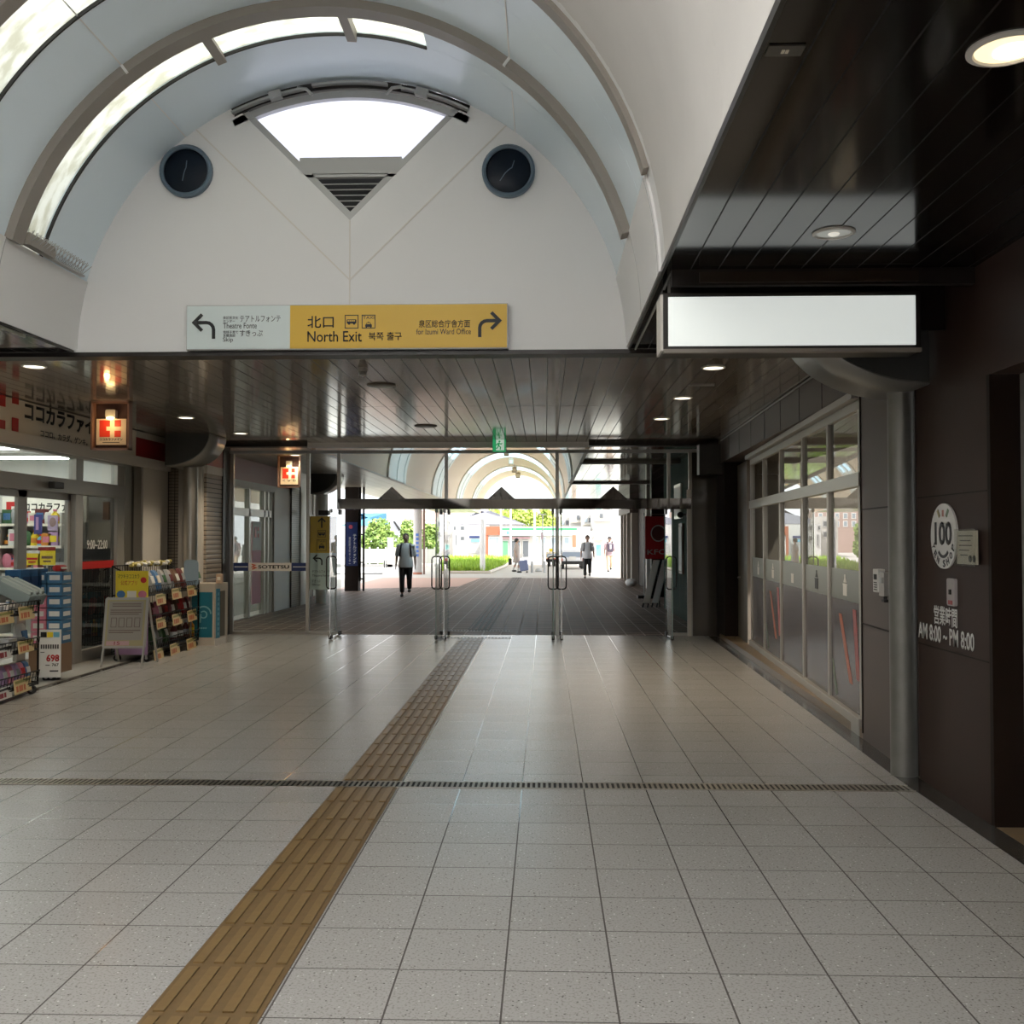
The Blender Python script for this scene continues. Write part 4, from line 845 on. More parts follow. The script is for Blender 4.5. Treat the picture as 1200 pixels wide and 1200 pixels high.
for u in (.68, .86): pl.disc(g, w * u, h * .2, .02, .03, .033)
g.build('print_lines', gi, t)
y0, y1 = ry(1112.5), ry(1121.5); z0, z1 = rz(710, 1117), rz(678, 1117)
t = thing('wall_switch', 'narrow white call switch plate under the oval plaque', 'switch', (WX, y0, z0)); pl = Plane2((WX, y0, z0), (0, -1, 0), (0, 0, 1)); w, h = y0 - y1, z1 - z0
g = MB(); pl.rrect(g, 0, 0, w, h, .015, 0, .02); g.build('plate', mat('pale plate', (.42, .38, .37), .45), t); g = MB(); pl.rect(g, w * .45, h * .42, w * .62, h * .6, .02, .03); g.build('key_switch', M['ink'], t); g = MB(); pl.rect(g, w * .25, h * .05, w * .75, h * .2, .02, .024); g.build('red_button', mat('pink red button', (.42, .1, .1), .5), t)
g = MB()
for i in range(4): pl.rect(g, w * .25, h * (.7 + i * .06), w * .75, h * (.725 + i * .06), .02, .022)
g.build('print_lines', M['alu'], t)
t = thing('opening_hours', 'white opening hours lettering on the dark brown wall under the plaque', 'lettering', (WX, ry(1107), rz(740, 1107)))
za = rz(733.5, 1107); text('heading', '営業時間', pr_.p(-ry(1094), za), pr_.ux, pr_.uz, ry(1094) - ry(1121), rz(711, 1107) - za, M['paper'], t, off=.012)
za = rz(755.5, 1108); text('hours', 'AM 8:00 ~ PM 8:00', pr_.p(-ry(1075.5), za), pr_.ux, pr_.uz, ry(1075.5) - ry(1140.5), rz(735.5, 1108) - za, M['paper'], t, off=.012)
# small boxes on the panel by the column
yq = 7.45; xq = 2.47 + (wr(8.3) - 2.47) * (yq - 7.02) / 1.28
for lab, px0, px1, py0, py1, nm, tk in (('slim white card reader box with a dark window on the brown panel by the column', 1024.5, 1030.5, 668, 696, 'card_reader', .03), ('small grey lock box beside the slim white reader by the column', 1031.5, 1037.5, 671, 699, 'lock_box', .05)):
    yA, yB = ay(px0, xq - tk), ay(px1, xq - tk); z0, z1 = az(py1, yq, px0), az(py0, yq, px0)
    t = thing(nm, lab, 'switch box', (xq, (yA + yB) / 2, z0)); pl = Plane2((xq - .012, yA, z0), (0, -1, 0), (0, 0, 1)); w, h = yA - yB, z1 - z0
    g = MB(); pl.rrect(g, 0, 0, w, h, .01, -.03, tk); g.build('case', M['paper'] if tk < .04 else M['alu'], t)
    g = MB(); pl.rect(g, w * .25, h * .55, w * .75, h * .78, tk, tk + .006); g.build('window', M['ink'] if tk < .04 else M['grey_frame'], t)
    if tk < .04:
        g = MB()
        for i in range(4): pl.rect(g, w * .25, h * (.1 + i * .1), w * .75, h * (.14 + i * .1), tk, tk + .005)
        g.build('key_row', M['ink'], t)
    else: g = MB(); g.cyl(pl.p(w * .4, -.0, .02), pl.p(w * .4, -.03, .02), .012, 8); g.obox(pl.p(w * .3, -.035, .02), (.03, 0, 0), (0, .06, 0), (0, 0, .02)); g.build('latch', M['ink'], t)

# ------------------------------------------------------------------ goods outside the pharmacy
def caster(x, y, par, r=.045):
    g = MB(); g.cyl((x, y - .018, r), (x, y + .018, r), r, 14); c = g.build('caster', M['rubber'], par, smooth=True)
    g = MB(); g.box(x - .012, x + .012, y - .03, y + .03, r, r * 2.1); g.cyl((x, y - .022, r), (x, y + .022, r), r * .4, 8); g.build('fork', M['grey_frame'], c)
def rack(name, lab, xb_, xf, y0, y1, levels, top):
    t = thing(name, lab, 'display rack', ((xb_ + xf) / 2, (y0 + y1) / 2, 0)); g = MB(); r = .011
    for x in (xb_, xf):
        for y in (y0, y1): g.cyl((x, y, .09), (x, y, top if x == xb_ else levels[-1] + .12), r, 6)
    for z in [.1] + [l for l in levels] + [top]:
        xs = (xb_, xf) if z < top else (xb_, xb_)
        g.cyl((xs[0], y0, z), (xs[0], y1, z), r * .8, 6); g.cyl((xs[1], y0, z), (xs[1], y1, z), r * .8, 6)
        if z < top: g.cyl((xb_, y0, z), (xf, y0, z), r * .8, 6); g.cyl((xb_, y1, z), (xf, y1, z), r * .8, 6)
    y = y0 + .08
    while y < y1: g.cyl((xb_, y, .1), (xb_, y, top), .004, 4); y += .08
    for (xa, za, xc_, zc2) in ((xb_, top, xf, levels[-1] + .12),): g.cyl((xa, y0, za), (xc_, y0, zc2), r, 6); g.cyl((xa, y1, za), (xc_, y1, zc2), r, 6)
    g.build('frame', M['wire'], t)
    for z in levels:
        g = MB(); g.box(xb_, xf, y0, y1, z - .012, z - .004); n = int((y1 - y0) / .06)
        for i in range(n + 1): y = y0 + (y1 - y0) * i / n; g.cyl((xf, y, z), (xf + .02, y, z + .12), .0035, 4)
        g.cyl((xf + .02, y0, z + .12), (xf + .02, y1, z + .12), .006, 6); g.cyl((xf + .01, y0, z + .06), (xf + .01, y1, z + .06), .004, 6); g.build('basket', M['wire'], t)
    for x in (xb_ + .05, xf - .03):
        for y in (y0 + .06, y1 - .06): caster(x, y, t)
    return t
def card(px, py, x, wpx, hpx, lab, grp, white=False):
    y0, y1 = ay(px - wpx / 2, x), ay(px + wpx / 2, x); yc = (y0 + y1) / 2; zc = az(py, yc, px); h = hpx * yc / 1200 ; w = y1 - y0
    t = thing('price_card', lab, 'price card', (x, yc, zc), grp); ux = Vector((-.10, 1, 0)).normalized(); pl = Plane2((x + .03, y0, zc - h / 2), ux, (-.12, 0, 1))
    g = MB(); pl.rect(g, 0, 0, w, h, 0, .006); g.build('sheet', M['paper'] if white else M['card'], t)
    g = MB(); pl.rect(g, w * .06, h * .72, w * .94, h * .9, .006, .009); g.build('name_line', M['ink'] if white else M['green_wall'] if random.random() < .0 else mat_('olive print', (.26, .25, .06)), t)
    g = MB(); u = w * .1
    for k in range(3): pl.rect(g, u, h * .15, u + w * (.1 + .12 * (k == 1)), h * .55, .006, .009); u += w * (.16 + .12 * (k == 1))
    g.build('price_mark', mat_('orange red print', (.50, .14, .05)) if not white else M['deep_red'], t); return t
_mc = {}
def mat_(n, c, r=.5):
    if n not in _mc: _mc[n] = mat(n, c, r)
    return _mc[n]
XF = -5.25
yA1 = ay(46, XF)
rack('display_rack', 'black wire display rack of daily goods left of the 698 price board', -5.75, XF, 9.0, yA1, [.12, .46, .84], 1.22)
GA = 'price cards on the nearer rack'
for px, py, w, h, lab, wh in ((6, 724, 25, 15, 'price card on the top basket of the nearer rack, at the picture edge', False), (31.5, 718, 22, 16, 'yellow price card under the slanted grey boxes', False), (5, 765, 25, 16, 'white price card on the middle basket of the nearer rack', True), (31, 757, 22, 15, 'yellow price card on the middle basket beside the white one', False), (5, 813, 24, 14, 'white price card on the lowest basket of the nearer rack', True), (28, 803, 24, 17, 'yellow price card on the lowest basket by the casters', False)): card(px, py, XF + .01, w, h, lab, GA, wh)
# slanted long grey boxes
for i in range(3):
    yc = ay(20 + i * 7, XF - .15); t = thing('tissue_box', ['long grey blue box leaning on the rack top, the one at the picture edge', 'long grey blue box leaning on the rack top, the middle of three', 'long grey blue box leaning on the rack top, beside the blue cartons'][i], 'box', (-5.5, yc, 1.1), 'slanted grey boxes on the rack')
    MB().obox((-5.46, yc, 1.06), (.42, 0, -.20), (0, .115, 0), (.05, 0, .105)).build('carton', mat_('grey blue carton', (.20, .26, .27)), t, bevel=.006)
    MB().obox((-5.40, yc, 1.094), (.30, 0, -.143), (0, .05, 0), (.03, 0, .063)).build('print_stripe', mat_('pale carton print', (.34, .40, .40)), t)
def goods(kind, lab, grp, x, y, z, s, col, col2=None, lean=0.0):
    t = thing(kind, lab, {'bottle': 'bottle', 'snack_bag': 'packet', 'carton': 'box', 'pouch': 'packet', 'tube_pack': 'packet', 'jar': 'jar'}[kind], (x, y, z), grp); sx, sy, sz = s
    if kind in ('bottle', 'jar'):
        r = sy / 2; MB().lathe((x, y, z), [(r * .9, 0), (r, .02 * sz), (r, .62 * sz), (r * .4, .8 * sz), (r * .4, .86 * sz)], 14).build('body', col, t, smooth=True); MB().lathe((x, y, z), [(r * .45, .85 * sz), (r * .45, sz)], 12).build('cap', col2, t, smooth=True); MB().lathe((x, y, z), [(r * 1.02, .2 * sz), (r * 1.02, .5 * sz)], 14).build('wrapper', col2, t, smooth=True)
    elif kind in ('snack_bag', 'pouch', 'tube_pack'):
        u = Vector((lean, 0, 1)).normalized(); d = Vector((u.z, 0, -u.x)); g = MB(); P = []
        for k, (v, th) in enumerate(((0, .15), (.12, .7), (.5, 1), (.88, .7), (1, .1))):
            c = Vector((x, y, z)) + u * (v * sz); P.append([g.bm.verts.new(c + d * (sx / 2 * th * a) + Vector((0, sy / 2 * b * (1 if .1 < v < .9 else .97), 0))) for a, b in ((1, -.7), (1, .7), (0, 1), (-1, .7), (-1, -.7), (0, -1))])
        for A, B in zip(P, P[1:]):
            for q in range(6): g.face([A[q], A[(q + 1) % 6], B[(q + 1) % 6], B[q]])
        g.face(P[0][::-1]); g.face(P[-1]); g.build('bag', col, t, smooth=True)
        c = Vector((x, y, z)) + u * (sz * .52) + d * (sx / 2); MB().obox(c, d * .012, (0, sy * .62, 0), u * (sz * .34)).build('label_print', col2, t)
    else:
        MB().box(x - sx / 2, x + sx / 2, y - sy / 2, y + sy / 2, z, z + sz).build('box_body', col, t, bevel=.004); MB().box(x + sx / 2 - .001, x + sx / 2 + .002, y - sy * .35, y + sy * .35, z + sz * .3, z + sz * .7).build('print', col2, t)
        MB().box(x - sx * .35, x + sx * .35, y - sy / 2 - .002, y - sy / 2 + .001, z + sz * .3, z + sz * .75).build('end_print', col2, t)
    return t
gl = mat_('glossy grey foil', (.34, .35, .36), .2)
cl = dict(white=M['paper'], pink=M['pink'], blue=mat_('mid blue print', (.06, .17, .36)), lilac=M['lilac'], yellow=M['yellow'], orange=mat_('orange pack', (.62, .24, .03)), red=M['red'], maroon=mat_('maroon pack', (.13, .02, .02)), green=mat_('dark green pack', (.04, .12, .04)), grey=gl, brown=mat_('brown pack', (.14, .07, .04)), sky=M['sky_blue'], cream=M['cream'], black=M['ink'])
mid = [('pouch', 'white', 'blue', 24), ('carton', 'grey', 'white', 14), ('carton', 'white', 'grey', 4)]
for i, (k, a, b, px) in enumerate(mid): y = ay(px, -5.45); goods(k, f'{a} {k.replace("_", " ")} with {b} print on the middle basket of the nearer rack', 'goods on the nearer rack', -5.42, y, .47, (.09 if k == 'pouch' else .16, .17, .25 if k == 'pouch' else .12), cl[a], cl[b], -.15)
for i, (a, b, px) in enumerate((('lilac', 'white', 6), ('pink', 'white', 14), ('lilac', 'grey', 21), ('pink', 'red', 27), ('blue', 'white', 33))): goods('tube_pack', f'{["lilac packet with a white print", "pink packet with a white print", "lilac packet with a grey print", "pink packet with a red print", "blue packet with a white print"][i]} in the lowest basket', 'goods on the nearer rack', -5.38, ay(px, -5.38), .13, (.08, .10, .20), cl[a], cl[b], -.2)
goods('carton', 'large white carton on the top basket at the picture edge', 'goods on the nearer rack', -5.42, ay(3, -5.42), .85, (.2, .15, .10), cl['white'], cl['grey'])
# wall of tissue multipacks behind the rack
YW = ay(44, -5.62) + .28
for j in range(6):
    for i, (cn, xo) in enumerate((('pink', -5.68), ('blue', -5.50))):
        colr = ('blue' if j > 3 else cn); z = .42 + j * .135
        goods('carton', f'{"pink and white" if colr == "pink" else "blue and white"} tissue carton, {["lowest", "second up", "third up", "fourth up", "fifth up", "topmost"][j]} in the {"inner" if i == 0 else "outer"} stack behind the price board', 'tissue cartons stacked behind the rack', xo, YW, z, (.17, .24, .125), cl['pink'] if colr == 'pink' else mat_('carton blue', (.05, .16, .30)), M['paper'])
for j in range(3): goods('carton', ['large blue carton behind the grey slanted boxes, at the picture edge', 'large blue carton behind the grey slanted boxes, the middle one', 'large blue carton next to the red and white pack'][j], 'big blue cartons on the rack', -5.74, ay(22 + 10 * j, -5.74), 1.0, (.18, .22, .26), mat_('deep carton blue', (.02, .10, .24)), mat_('carton navy', (.01, .04, .12)))
MB_b = thing('cardboard_box', 'brown cardboard base under the stacked tissue cartons', 'box', (-5.6, YW, 0)); MB().box(-5.78, -5.41, YW - .13, YW + .13, .1, .42).build('cardboard', mat_('cardboard', (.23, .14, .08)), MB_b); caster(-5.5, YW - .05, MB_b)
y = YW; goods('pouch', 'red and white pack lying on top of the tissue cartons', 'goods on the nearer rack', -5.5, y, 1.23, (.10, .22, .07), cl['red'], cl['white'])
# 698 price board
YP = YW - .17; x0, x1 = ax(47.5, YP), ax(71.5, YP); z0, z1 = az(805, YP, 60), az(738, YP, 60); z0 = max(z0, .05)
t = thing('price_board', 'tall white price board with big red 698 at the rack end', 'price board', ((x0 + x1) / 2, YP, 0)); w, h = x1 - x0, z1 - z0; pl = Plane2((x0, YP, z0), (1, .10, 0), (0, 0, 1))
g = MB(); pl.rect(g, 0, 0, w, h, -.02, 0); g.build('board', M['paper'], t)
for i, c in enumerate(('ink', 'yellow', 'sky_blue')): g = MB(); pl.rect(g, w * (.06 + i * .3), h * .84, w * (.34 + i * .3), h * .95, 0, .003); g.build('photo_print', M[c], t)
text('price', '698', pl.p(w * .34, h * .33), pl.ux, pl.uz, w * .6, h * .15, M['red'], t, off=.03); text('small_price', '767', pl.p(w * .6, h * .235), pl.ux, pl.uz, w * .32, h * .06, M['ink'], t, off=.02)
g = MB()
for i in range(8): pl.rect(g, w * (.07 + i * .11), h * .60, w * (.14 + i * .11), h * .69, 0, .003)
pl.rect(g, w * .06, h * .52, w * .25, h * .535, 0, .003); pl.rect(g, w * .3, h * .25, w * .5, h * .265, 0, .003); pl.rect(g, w * .5, h * .12, w * .9, h * .15, 0, .003); g.build('print_lines', mat_('dark print', (.06, .06, .06)), t)
caster((x0 + x1) / 2, YP + .06, t); caster(x0 + .06, YP + .06, t)
# farther rack with snacks
XG = -5.15; yb0, yb1 = ay(174, XG), ay(233, XG)
rack('display_rack', 'black wire snack rack with three tiers between the poster and the teal booth', -5.62, XG, yb0, yb1, [.14, .47, .86], 1.24)
GB = 'price cards on the snack rack'; nm3 = ('near end', 'middle', 'far end')
for i, (pxs, pys) in enumerate((((189, 207.5, 225.5), (702, 695.5, 692)), ((189.5, 208.5, 226), (730, 725.5, 721)), ((187, 206, 225.5), (766.5, 760, 754)))):
    for j in range(3): card(pxs[j], pys[j], XG + .02, 14.5, 13, f'orange yellow price card on the {("top", "middle", "lowest")[i]} tier of the snack rack, {nm3[j]}', GB)
PXS = [180, 187, 194, 202, 209, 216, 222, 228, 234]
ct = [('grey', 'white'), ('blue', 'cream'), ('grey', 'green'), ('grey', 'maroon'), ('brown', 'white'), ('maroon', 'grey'), ('cream', 'orange'), ('grey', 'cream'), ('white', 'green')]
cm = [('maroon', 'pink'), ('pink', 'cream'), ('maroon', 'red'), ('maroon', 'white'), ('brown', 'red'), ('red', 'white'), ('maroon', 'cream'), ('red', 'cream'), ('brown', 'white')]
cb = [('green', 'grey'), ('grey', 'green'), ('green', 'white'), ('maroon', 'white'), ('brown', 'white'), ('maroon', 'grey'), ('orange', 'yellow'), ('orange', 'red'), ('orange', 'cream')]
pos = ['at the near end', 'second from the near end', 'third from the near end', 'fourth from the near end', 'in the middle', 'fourth from the far end', 'third from the far end', 'second from the far end', 'at the far end']
for i, px in enumerate(PXS):
    y = ay(px, -5.3)
    goods('snack_bag', f'shiny {ct[i][0]} snack bag with {ct[i][1]} print on the top tier, {pos[i]}', 'snack bags on the top tier', -5.30, y, .88, (.09, .155, .30), cl[ct[i][0]], cl[ct[i][1]], -.35)
    goods('snack_bag', f'{cm[i][0]} snack bag with {cm[i][1]} print on the middle tier, {pos[i]}', 'snack bags on the middle tier', -5.30, y, .48, (.09, .15, .26), cl[cm[i][0]], cl[cm[i][1]], -.2)
    if i < 3: goods('snack_bag', f'{cb[i][0]} snack bag with {cb[i][1]} print on the lowest tier, {pos[i]}', 'goods on the lowest tier', -5.28, y, .15, (.09, .15, .27), cl[cb[i][0]], cl[cb[i][1]], -.3)
    else: goods('bottle', f'{cb[i][0]} bottle with {cb[i][1]} wrapper on the lowest tier, {pos[i]}', 'goods on the lowest tier', -5.27, y, .15, (.1, .10, .26), cl[cb[i][0]], cl[cb[i][1]])
t = thing('garland', 'yellow and white paper flower garland along the snack rack top', 'garland', (-5.5, (yb0 + yb1) / 2, 1.22)); yy = ay(150, -5.62); k = 0
A_, B_ = MB(), MB()
while yy < yb1 - .05:
    (A_ if k % 2 else B_).sph((-5.60 + random.uniform(-.05, .05), yy, 1.235 + random.uniform(-.01, .035)), (.04, .03, .028), 7, 5); yy += .033; k += 1
tag(A_.build('white_flowers', M['paper'], t), kind='stuff'); tag(B_.build('yellow_flowers', mat_('dull yellow paper', (.45, .38, .10)), t), kind='stuff')
# yellow poster on the rack end
YQ = yb0 - .06; x0, x1 = ax(136, YQ), ax(174, YQ); z0, z1 = .10, az(669, YQ, 153)
t = thing('poster_board', 'yellow and lilac campaign poster at the end of the snack rack', 'poster', ((x0 + x1) / 2, YQ, 0)); w, h = x1 - x0, z1 - z0; pl = Plane2((x0, YQ, z0), (1, 0, 0), (0, 0, 1))
g = MB(); pl.rect(g, 0, h * .66, w, h, -.012, 0); g.build('yellow_half', M['yellow'], t); g = MB(); pl.rect(g, 0, 0, w, h * .66, -.012, 0); g.build('lilac_half', M['lilac'], t)
g = MB(); pl.disc(g, w * .86, h * .89, w * .09, 0, .003); g.build('red_dot', M['red'], t)
for i, c in enumerate(('blue', 'cream', 'pink')): g = MB(); pl.disc(g, w * (.17 + .33 * i), h * .72, w * .13, 0, .003, rv=h * .045) if i != 1 else pl.rect(g, w * .36, h * .66, w * .64, h * .76, 0, .003); g.build('picture_print', cl[c], t)
text('lettering', 'マツキヨココカラ', pl.p(w * .07, h * .91), pl.ux, pl.uz, w * .66, h * .05, M['ink'], t); text('lettering', '公式アプリ', pl.p(w * .16, h * .83), pl.ux, pl.uz, w * .5, h * .055, M['red'], t)
# A-frame board
Y1 = 12.55; x0, x1 = ax(120.5, Y1), ax(170, Y1); zt_, zb2 = az(700, Y1, 145), az(760, Y1, 145)
t = thing('a_frame_sign', 'grey framed A-frame notice board standing before the pharmacy', 'a-frame sign', ((x0 + x1) / 2, Y1, 0)); w, h = x1 - x0, zt_ - zb2; pl = Plane2((x0, Y1, zb2), (1, .08, 0), (0, .16, 1))
g = MB(); pl.rrect(g, 0, 0, w, h, .03, -.02, 0); g.build('board_frame', M['alu'], t); g = MB(); pl.rect(g, .03, .03, w - .03, h - .03, 0, .003); g.build('poster_sheet', mat_('pale yellow poster', (.40, .34, .18)), t); g = MB(); pl.rect(g, .055, .10, w - .055, h - .05, .003, .005); g.build('poster_paper', mat_('poster beige', (.33, .30, .255)), t)
g = MB()
for i, (u0, u1, v) in enumerate(((.18, .84, .86), (.18, .84, .82), (.14, .86, .74), (.14, .86, .70), (.14, .80, .66), (.14, .86, .34), (.14, .7, .30))): pl.rect(g, w * u0, h * v, w * u1, h * (v + .016), .005, .007)
for i in range(4): box_outline(Plane2(pl.p(0, 0, .005), pl.ux, pl.uz), g, w * (.17 + .18 * i), h * .41, w * (.30 + .18 * i), h * .60, .006)
g.build('print_lines', mat_('brown print', (.16, .10, .08)), t)
g = MB(); pl.rect(g, .05, .035, w * .62, .09, .005, .007); g.build('pink_strip', mat_('pale pink strip', (.55, .34, .33)), t); text('number', '15', pl.p(w * .28, .042, .007), pl.ux, pl.uz, w * .13, .042, M['deep_red'], t)
for s in (0, 1):
    a = pl.p(.02 + s * (w - .04), 0, -.01); b = Vector((a.x, a.y - .08, 0)); MB().tube([a, b], .016, 6).build('leg', M['alu'], t)
    a = pl.p(.02 + s * (w - .04), h, -.03); b = Vector((a.x - .03, a.y + .42, 0)); MB().tube([a, b], .016, 6).build('leg', M['alu'], t)
# teal booth
YK0, YK1 = 15.2, 15.6; xk0, xk1 = -5.31, ax(252, YK0) ; xk0 = ax(221, YK0); xk2 = ax(265, YK1); zk = az(684, YK0, 240)
t = thing('service_booth', 'low beige booth with teal panel beside the snack rack', 'booth', ((xk0 + xk1) / 2, YK0, 0))
g = MB(); g.prism([(xk0, YK0, 0), (xk1, YK0, 0), (xk2, YK1, 0), (xk2, YK1 + .1, 0), (xk0, YK1 + .1, 0)], (0, 0, zk)); g.build('body', M['beige'], t)
zA, zB = az(747, YK0, 240), az(694, YK0, 240); pl = Plane2((xk0 + .02, YK0, zA), (1, 0, 0), (0, 0, 1)); w, h = xk1 - xk0 - .05, zB - zA
g = MB(); pl.rect(g, 0, 0, w, h, 0, .006); g.build('teal_panel', M['teal'], t)
g = MB(); cx, cy = w * .62, h * .52; pl.stroke(g, [(cx + .11 * math.cos(R(a)), cy + .11 * math.sin(R(a))) for a in range(0, 140, 14)], .022, .006, .009); pl.stroke(g, [(cx + .05 * math.cos(R(a)), cy - .01 + .05 * math.sin(R(a))) for a in range(-140, 150, 20)] , .018, .006, .009); pl.stroke(g, [(cx - .04, cy), (cx - .05, cy - .13)], .018, .006, .009)
for i in range(6): pl.rect(g, w * (.42 + .06 * i), h * .19, w * (.455 + .06 * i), h * .225, .006, .008)
g.build('umbrella_mark', mat_('pale teal print', (.22, .42, .45)), t)
e = Vector((xk2 - xk1, YK1 - YK0, 0)); pl = Plane2((xk1, YK0, 0), e, (0, 0, 1)); wl_ = e.length
g = MB(); pl.rect(g, wl_ * .12, .10, wl_ * .46, zk - .08, 0, .006); g.build('blue_strip', mat_('strip blue', (.05, .24, .36)), t); g = MB()
for i in range(9): pl.rect(g, wl_ * .24, .14 + i * .075, wl_ * .36, .185 + i * .075, .006, .008)
g.build('strip_print', M['sky_blue'], t); g = MB(); pl.rect(g, wl_ * .5, .12, wl_ * .92, zk - .12, 0, .004); g.build('dark_panel', mat_('dim booth side', (.10, .085, .06)), t); g = MB(); pl.rect(g, .0, 0, wl_, .10, 0, .008); g.build('plinth', M['jamb_white'], t)
c = Vector((xk1 + .04, YK0 + .12, zk)); t = thing('hand_gel_pump', 'small beige pump box standing on the teal booth corner', 'dispenser', c); MB().box(c.x - .05, c.x + .04, c.y - .04, c.y + .04, zk - .05 + .05, zk + .14).build('case', mat_('wood beige', (.52, .36, .24)), t, bevel=.008); MB().box(c.x - .03, c.x + .02, c.y - .043, c.y - .038, zk + .05, zk + .10).build('print', M['cream'], t)
t = thing('standing_card', 'pale blue rounded display card behind the snack rack by the column', 'display card', (-5.45, 15.0, 0)); c = at(225, 668, Y=15.0)
pl = Plane2((ax(216, 14.95), 14.95, .9), (1, 0, 0), (0, 0, 1)); g = MB(); w = ax(233, 14.95) - ax(216, 14.95); pl.rrect(g, 0, 0, w, az(656, 14.95, 224) - .9, .06, 0, .01); g.build('card', mat_('pale blue card', (.30, .40, .48)), t); g = MB(); pl.rect(g, w * .45, -.9, w * .55, 0, 0, .01); g.build('post', M['alu'], t)

# ------------------------------------------------------------------ inside the pharmacy
XI = -9.9; YI = 16.9
t = thing('interior_sign', 'lit cream pharmacy sign board with black lettering inside the shop', 'sign', (-8, YI, 2.2)); x0, x1 = ax(2, YI), ax(101, YI); z0, z1 = az(612, YI, 50), az(582, YI, 50)
MB().box(x0, x1, YI, YI + .08, z0, z1).build('board', mat_('lit white board', (.85, .82, .74)), t); pl = Plane2((x0, YI, z0), (1, 0, 0), (0, 0, 1)); w, h = x1 - x0, z1 - z0
text('lettering', 'ココカラファイン', pl.p(w * .26, h * .42), pl.ux, pl.uz, w * .70, h * .34, M['ink'], t, off=.03); text('small_lettering', 'ココロ、カラダ、ゲンキ。', pl.p(w * .42, h * .14), pl.ux, pl.uz, w * .34, h * .14, M['ink'], t)
g = MB(); pl.rect(g, w * .05, h * .2, w * .11, h * .8, 0, .004); pl.rect(g, w * .11, h * .2, w * .17, h * .38, 0, .004); pl.rect(g, w * .11, h * .62, w * .17, h * .8, 0, .004); pl.rect(g, w * .20, h * .2, w * .24, h * .4, 0, .004); pl.rect(g, w * .20, h * .6, w * .24, h * .8, 0, .004); g.build('cross_logo', M['red'], t)
for i, (x0, x1, y) in enumerate(((-10.2, -6.6, 10.6), (-10.2, -6.6, 12.4), (-10.2, -6.6, 14.3), (-10.2, -6.6, 16.0), (-10.2, -6.6, 18.8), (-10.2, -6.6, 21.5))):
    t = thing('tube_light', f'long fluorescent tube on the pharmacy ceiling, {["first", "second", "third", "fourth", "fifth", "sixth"][i]} row from the near side', 'ceiling light', ((x0 + x1) / 2, y, 2.95), 'pharmacy ceiling tubes')
    MB().box(x0, x1, y - .06, y + .06, 2.90, 2.95).build('fitting', M['shop_white'], t); MB().cyl((x0 + .05, y, 2.88), (x1 - .05, y, 2.88), .02, 8).build('tube', M['tube_lamp'], t)
    ld = bpy.data.lights.new('tube_glow', 'AREA'); ld.shape = 'RECTANGLE'; ld.size = x1 - x0; ld.size_y = .08; ld.energy = 12; ld.color = (1, .98, .92); lo = bpy.data.objects.new('tube_glow', ld); COL.objects.link(lo); lo.parent = t; lo.location = Vector(((x0 + x1) / 2, y, 2.84)) - t.location
def gondola(lab, x0, x1, y, z1, n, gname):
    t = thing('shop_shelf', lab, 'shelf unit', ((x0 + x1) / 2, y, 0)); MB().box(x0, x1, y + .36, y + .4, .02, z1).build('back_panel', M['shop_white'], t)
    for k in range(n): z = .12 + k * (z1 - .3) / max(n - 1, 1); MB().box(x0, x1, y, y + .36, z - .02, z).build('shelf_board', M['shop_white'], t); MB().box(x0, x1, y - .008, y, z - .03, z + .01).build('price_rail', M['cream'], t)
    for x in (x0, x1 - .03): MB().box(x, x + .03, y, y + .4, .02, z1).build('side_panel', M['alu'], t)
    return t
cols = list(cl.items()); kinds = ['carton', 'bottle', 'carton', 'pouch', 'jar']; ords = ['first', 'second', 'third', 'fourth', 'fifth', 'sixth', 'seventh', 'eighth', 'ninth', 'tenth', 'eleventh', 'twelfth']
Ysh = 15.6; xs0, xs1 = ax(-2, Ysh), ax(72, Ysh); n = 6; z1s = 2.0
gondola('white shelf unit packed with goods inside the pharmacy doors', xs0, xs1, Ysh, z1s, n, '')
for k in range(1, n):
    z = .12 + k * (z1s - .3) / (n - 1)
    for i in range(8):
        x = xs0 + .10 + i * (xs1 - xs0 - .2) / 7.6; (ca, ma), (cb_, mb_) = random.choice(cols), random.choice(cols[:7]); kd = kinds[(i * 3 + k) % 5]; hgt = random.uniform(.16, .27)
        goods(kd, f'{ca} {kd} inside the pharmacy, {ords[i]} along the {("lowest", "second", "middle", "fourth", "top")[k - 1]} shelf', 'goods on the pharmacy shelves', x, Ysh + .12, z, (.16, .13 if kd != 'pouch' else .15, hgt), ma, mb_)
t = thing('hanging_poster', 'blue perfume poster hanging inside the pharmacy', 'poster', (ax(43, 14.6), 14.6, 1.8)); x0, x1 = ax(39.5, 14.6), ax(49, 14.6); MB().box(x0, x1, 14.6, 14.61, az(626, 14.6, 44), az(603, 14.6, 44)).build('sheet', mat_('indigo poster', (.05, .05, .22)), t); MB().box(x0 + .03, x0 + .07, 14.595, 14.6, az(621, 14.6, 44), az(606, 14.6, 44)).build('highlight_print', M['lilac'], t)
t = thing('hanging_poster', 'lilac portrait style poster hanging inside the pharmacy', 'poster', (ax(61, 14.6), 14.6, 1.8)); x0, x1 = ax(55.5, 14.6), ax(67.5, 14.6); MB().box(x0, x1, 14.6, 14.61, az(622, 14.6, 61), az(604, 14.6, 61)).build('sheet', mat_('pale lilac poster', (.45, .36, .52)), t); MB().sph(((x0 + x1) / 2, 14.6, az(612, 14.6, 61)), (.05, .006, .07)).build('oval_print', mat_('soft brown print', (.30, .2, .2)), t)
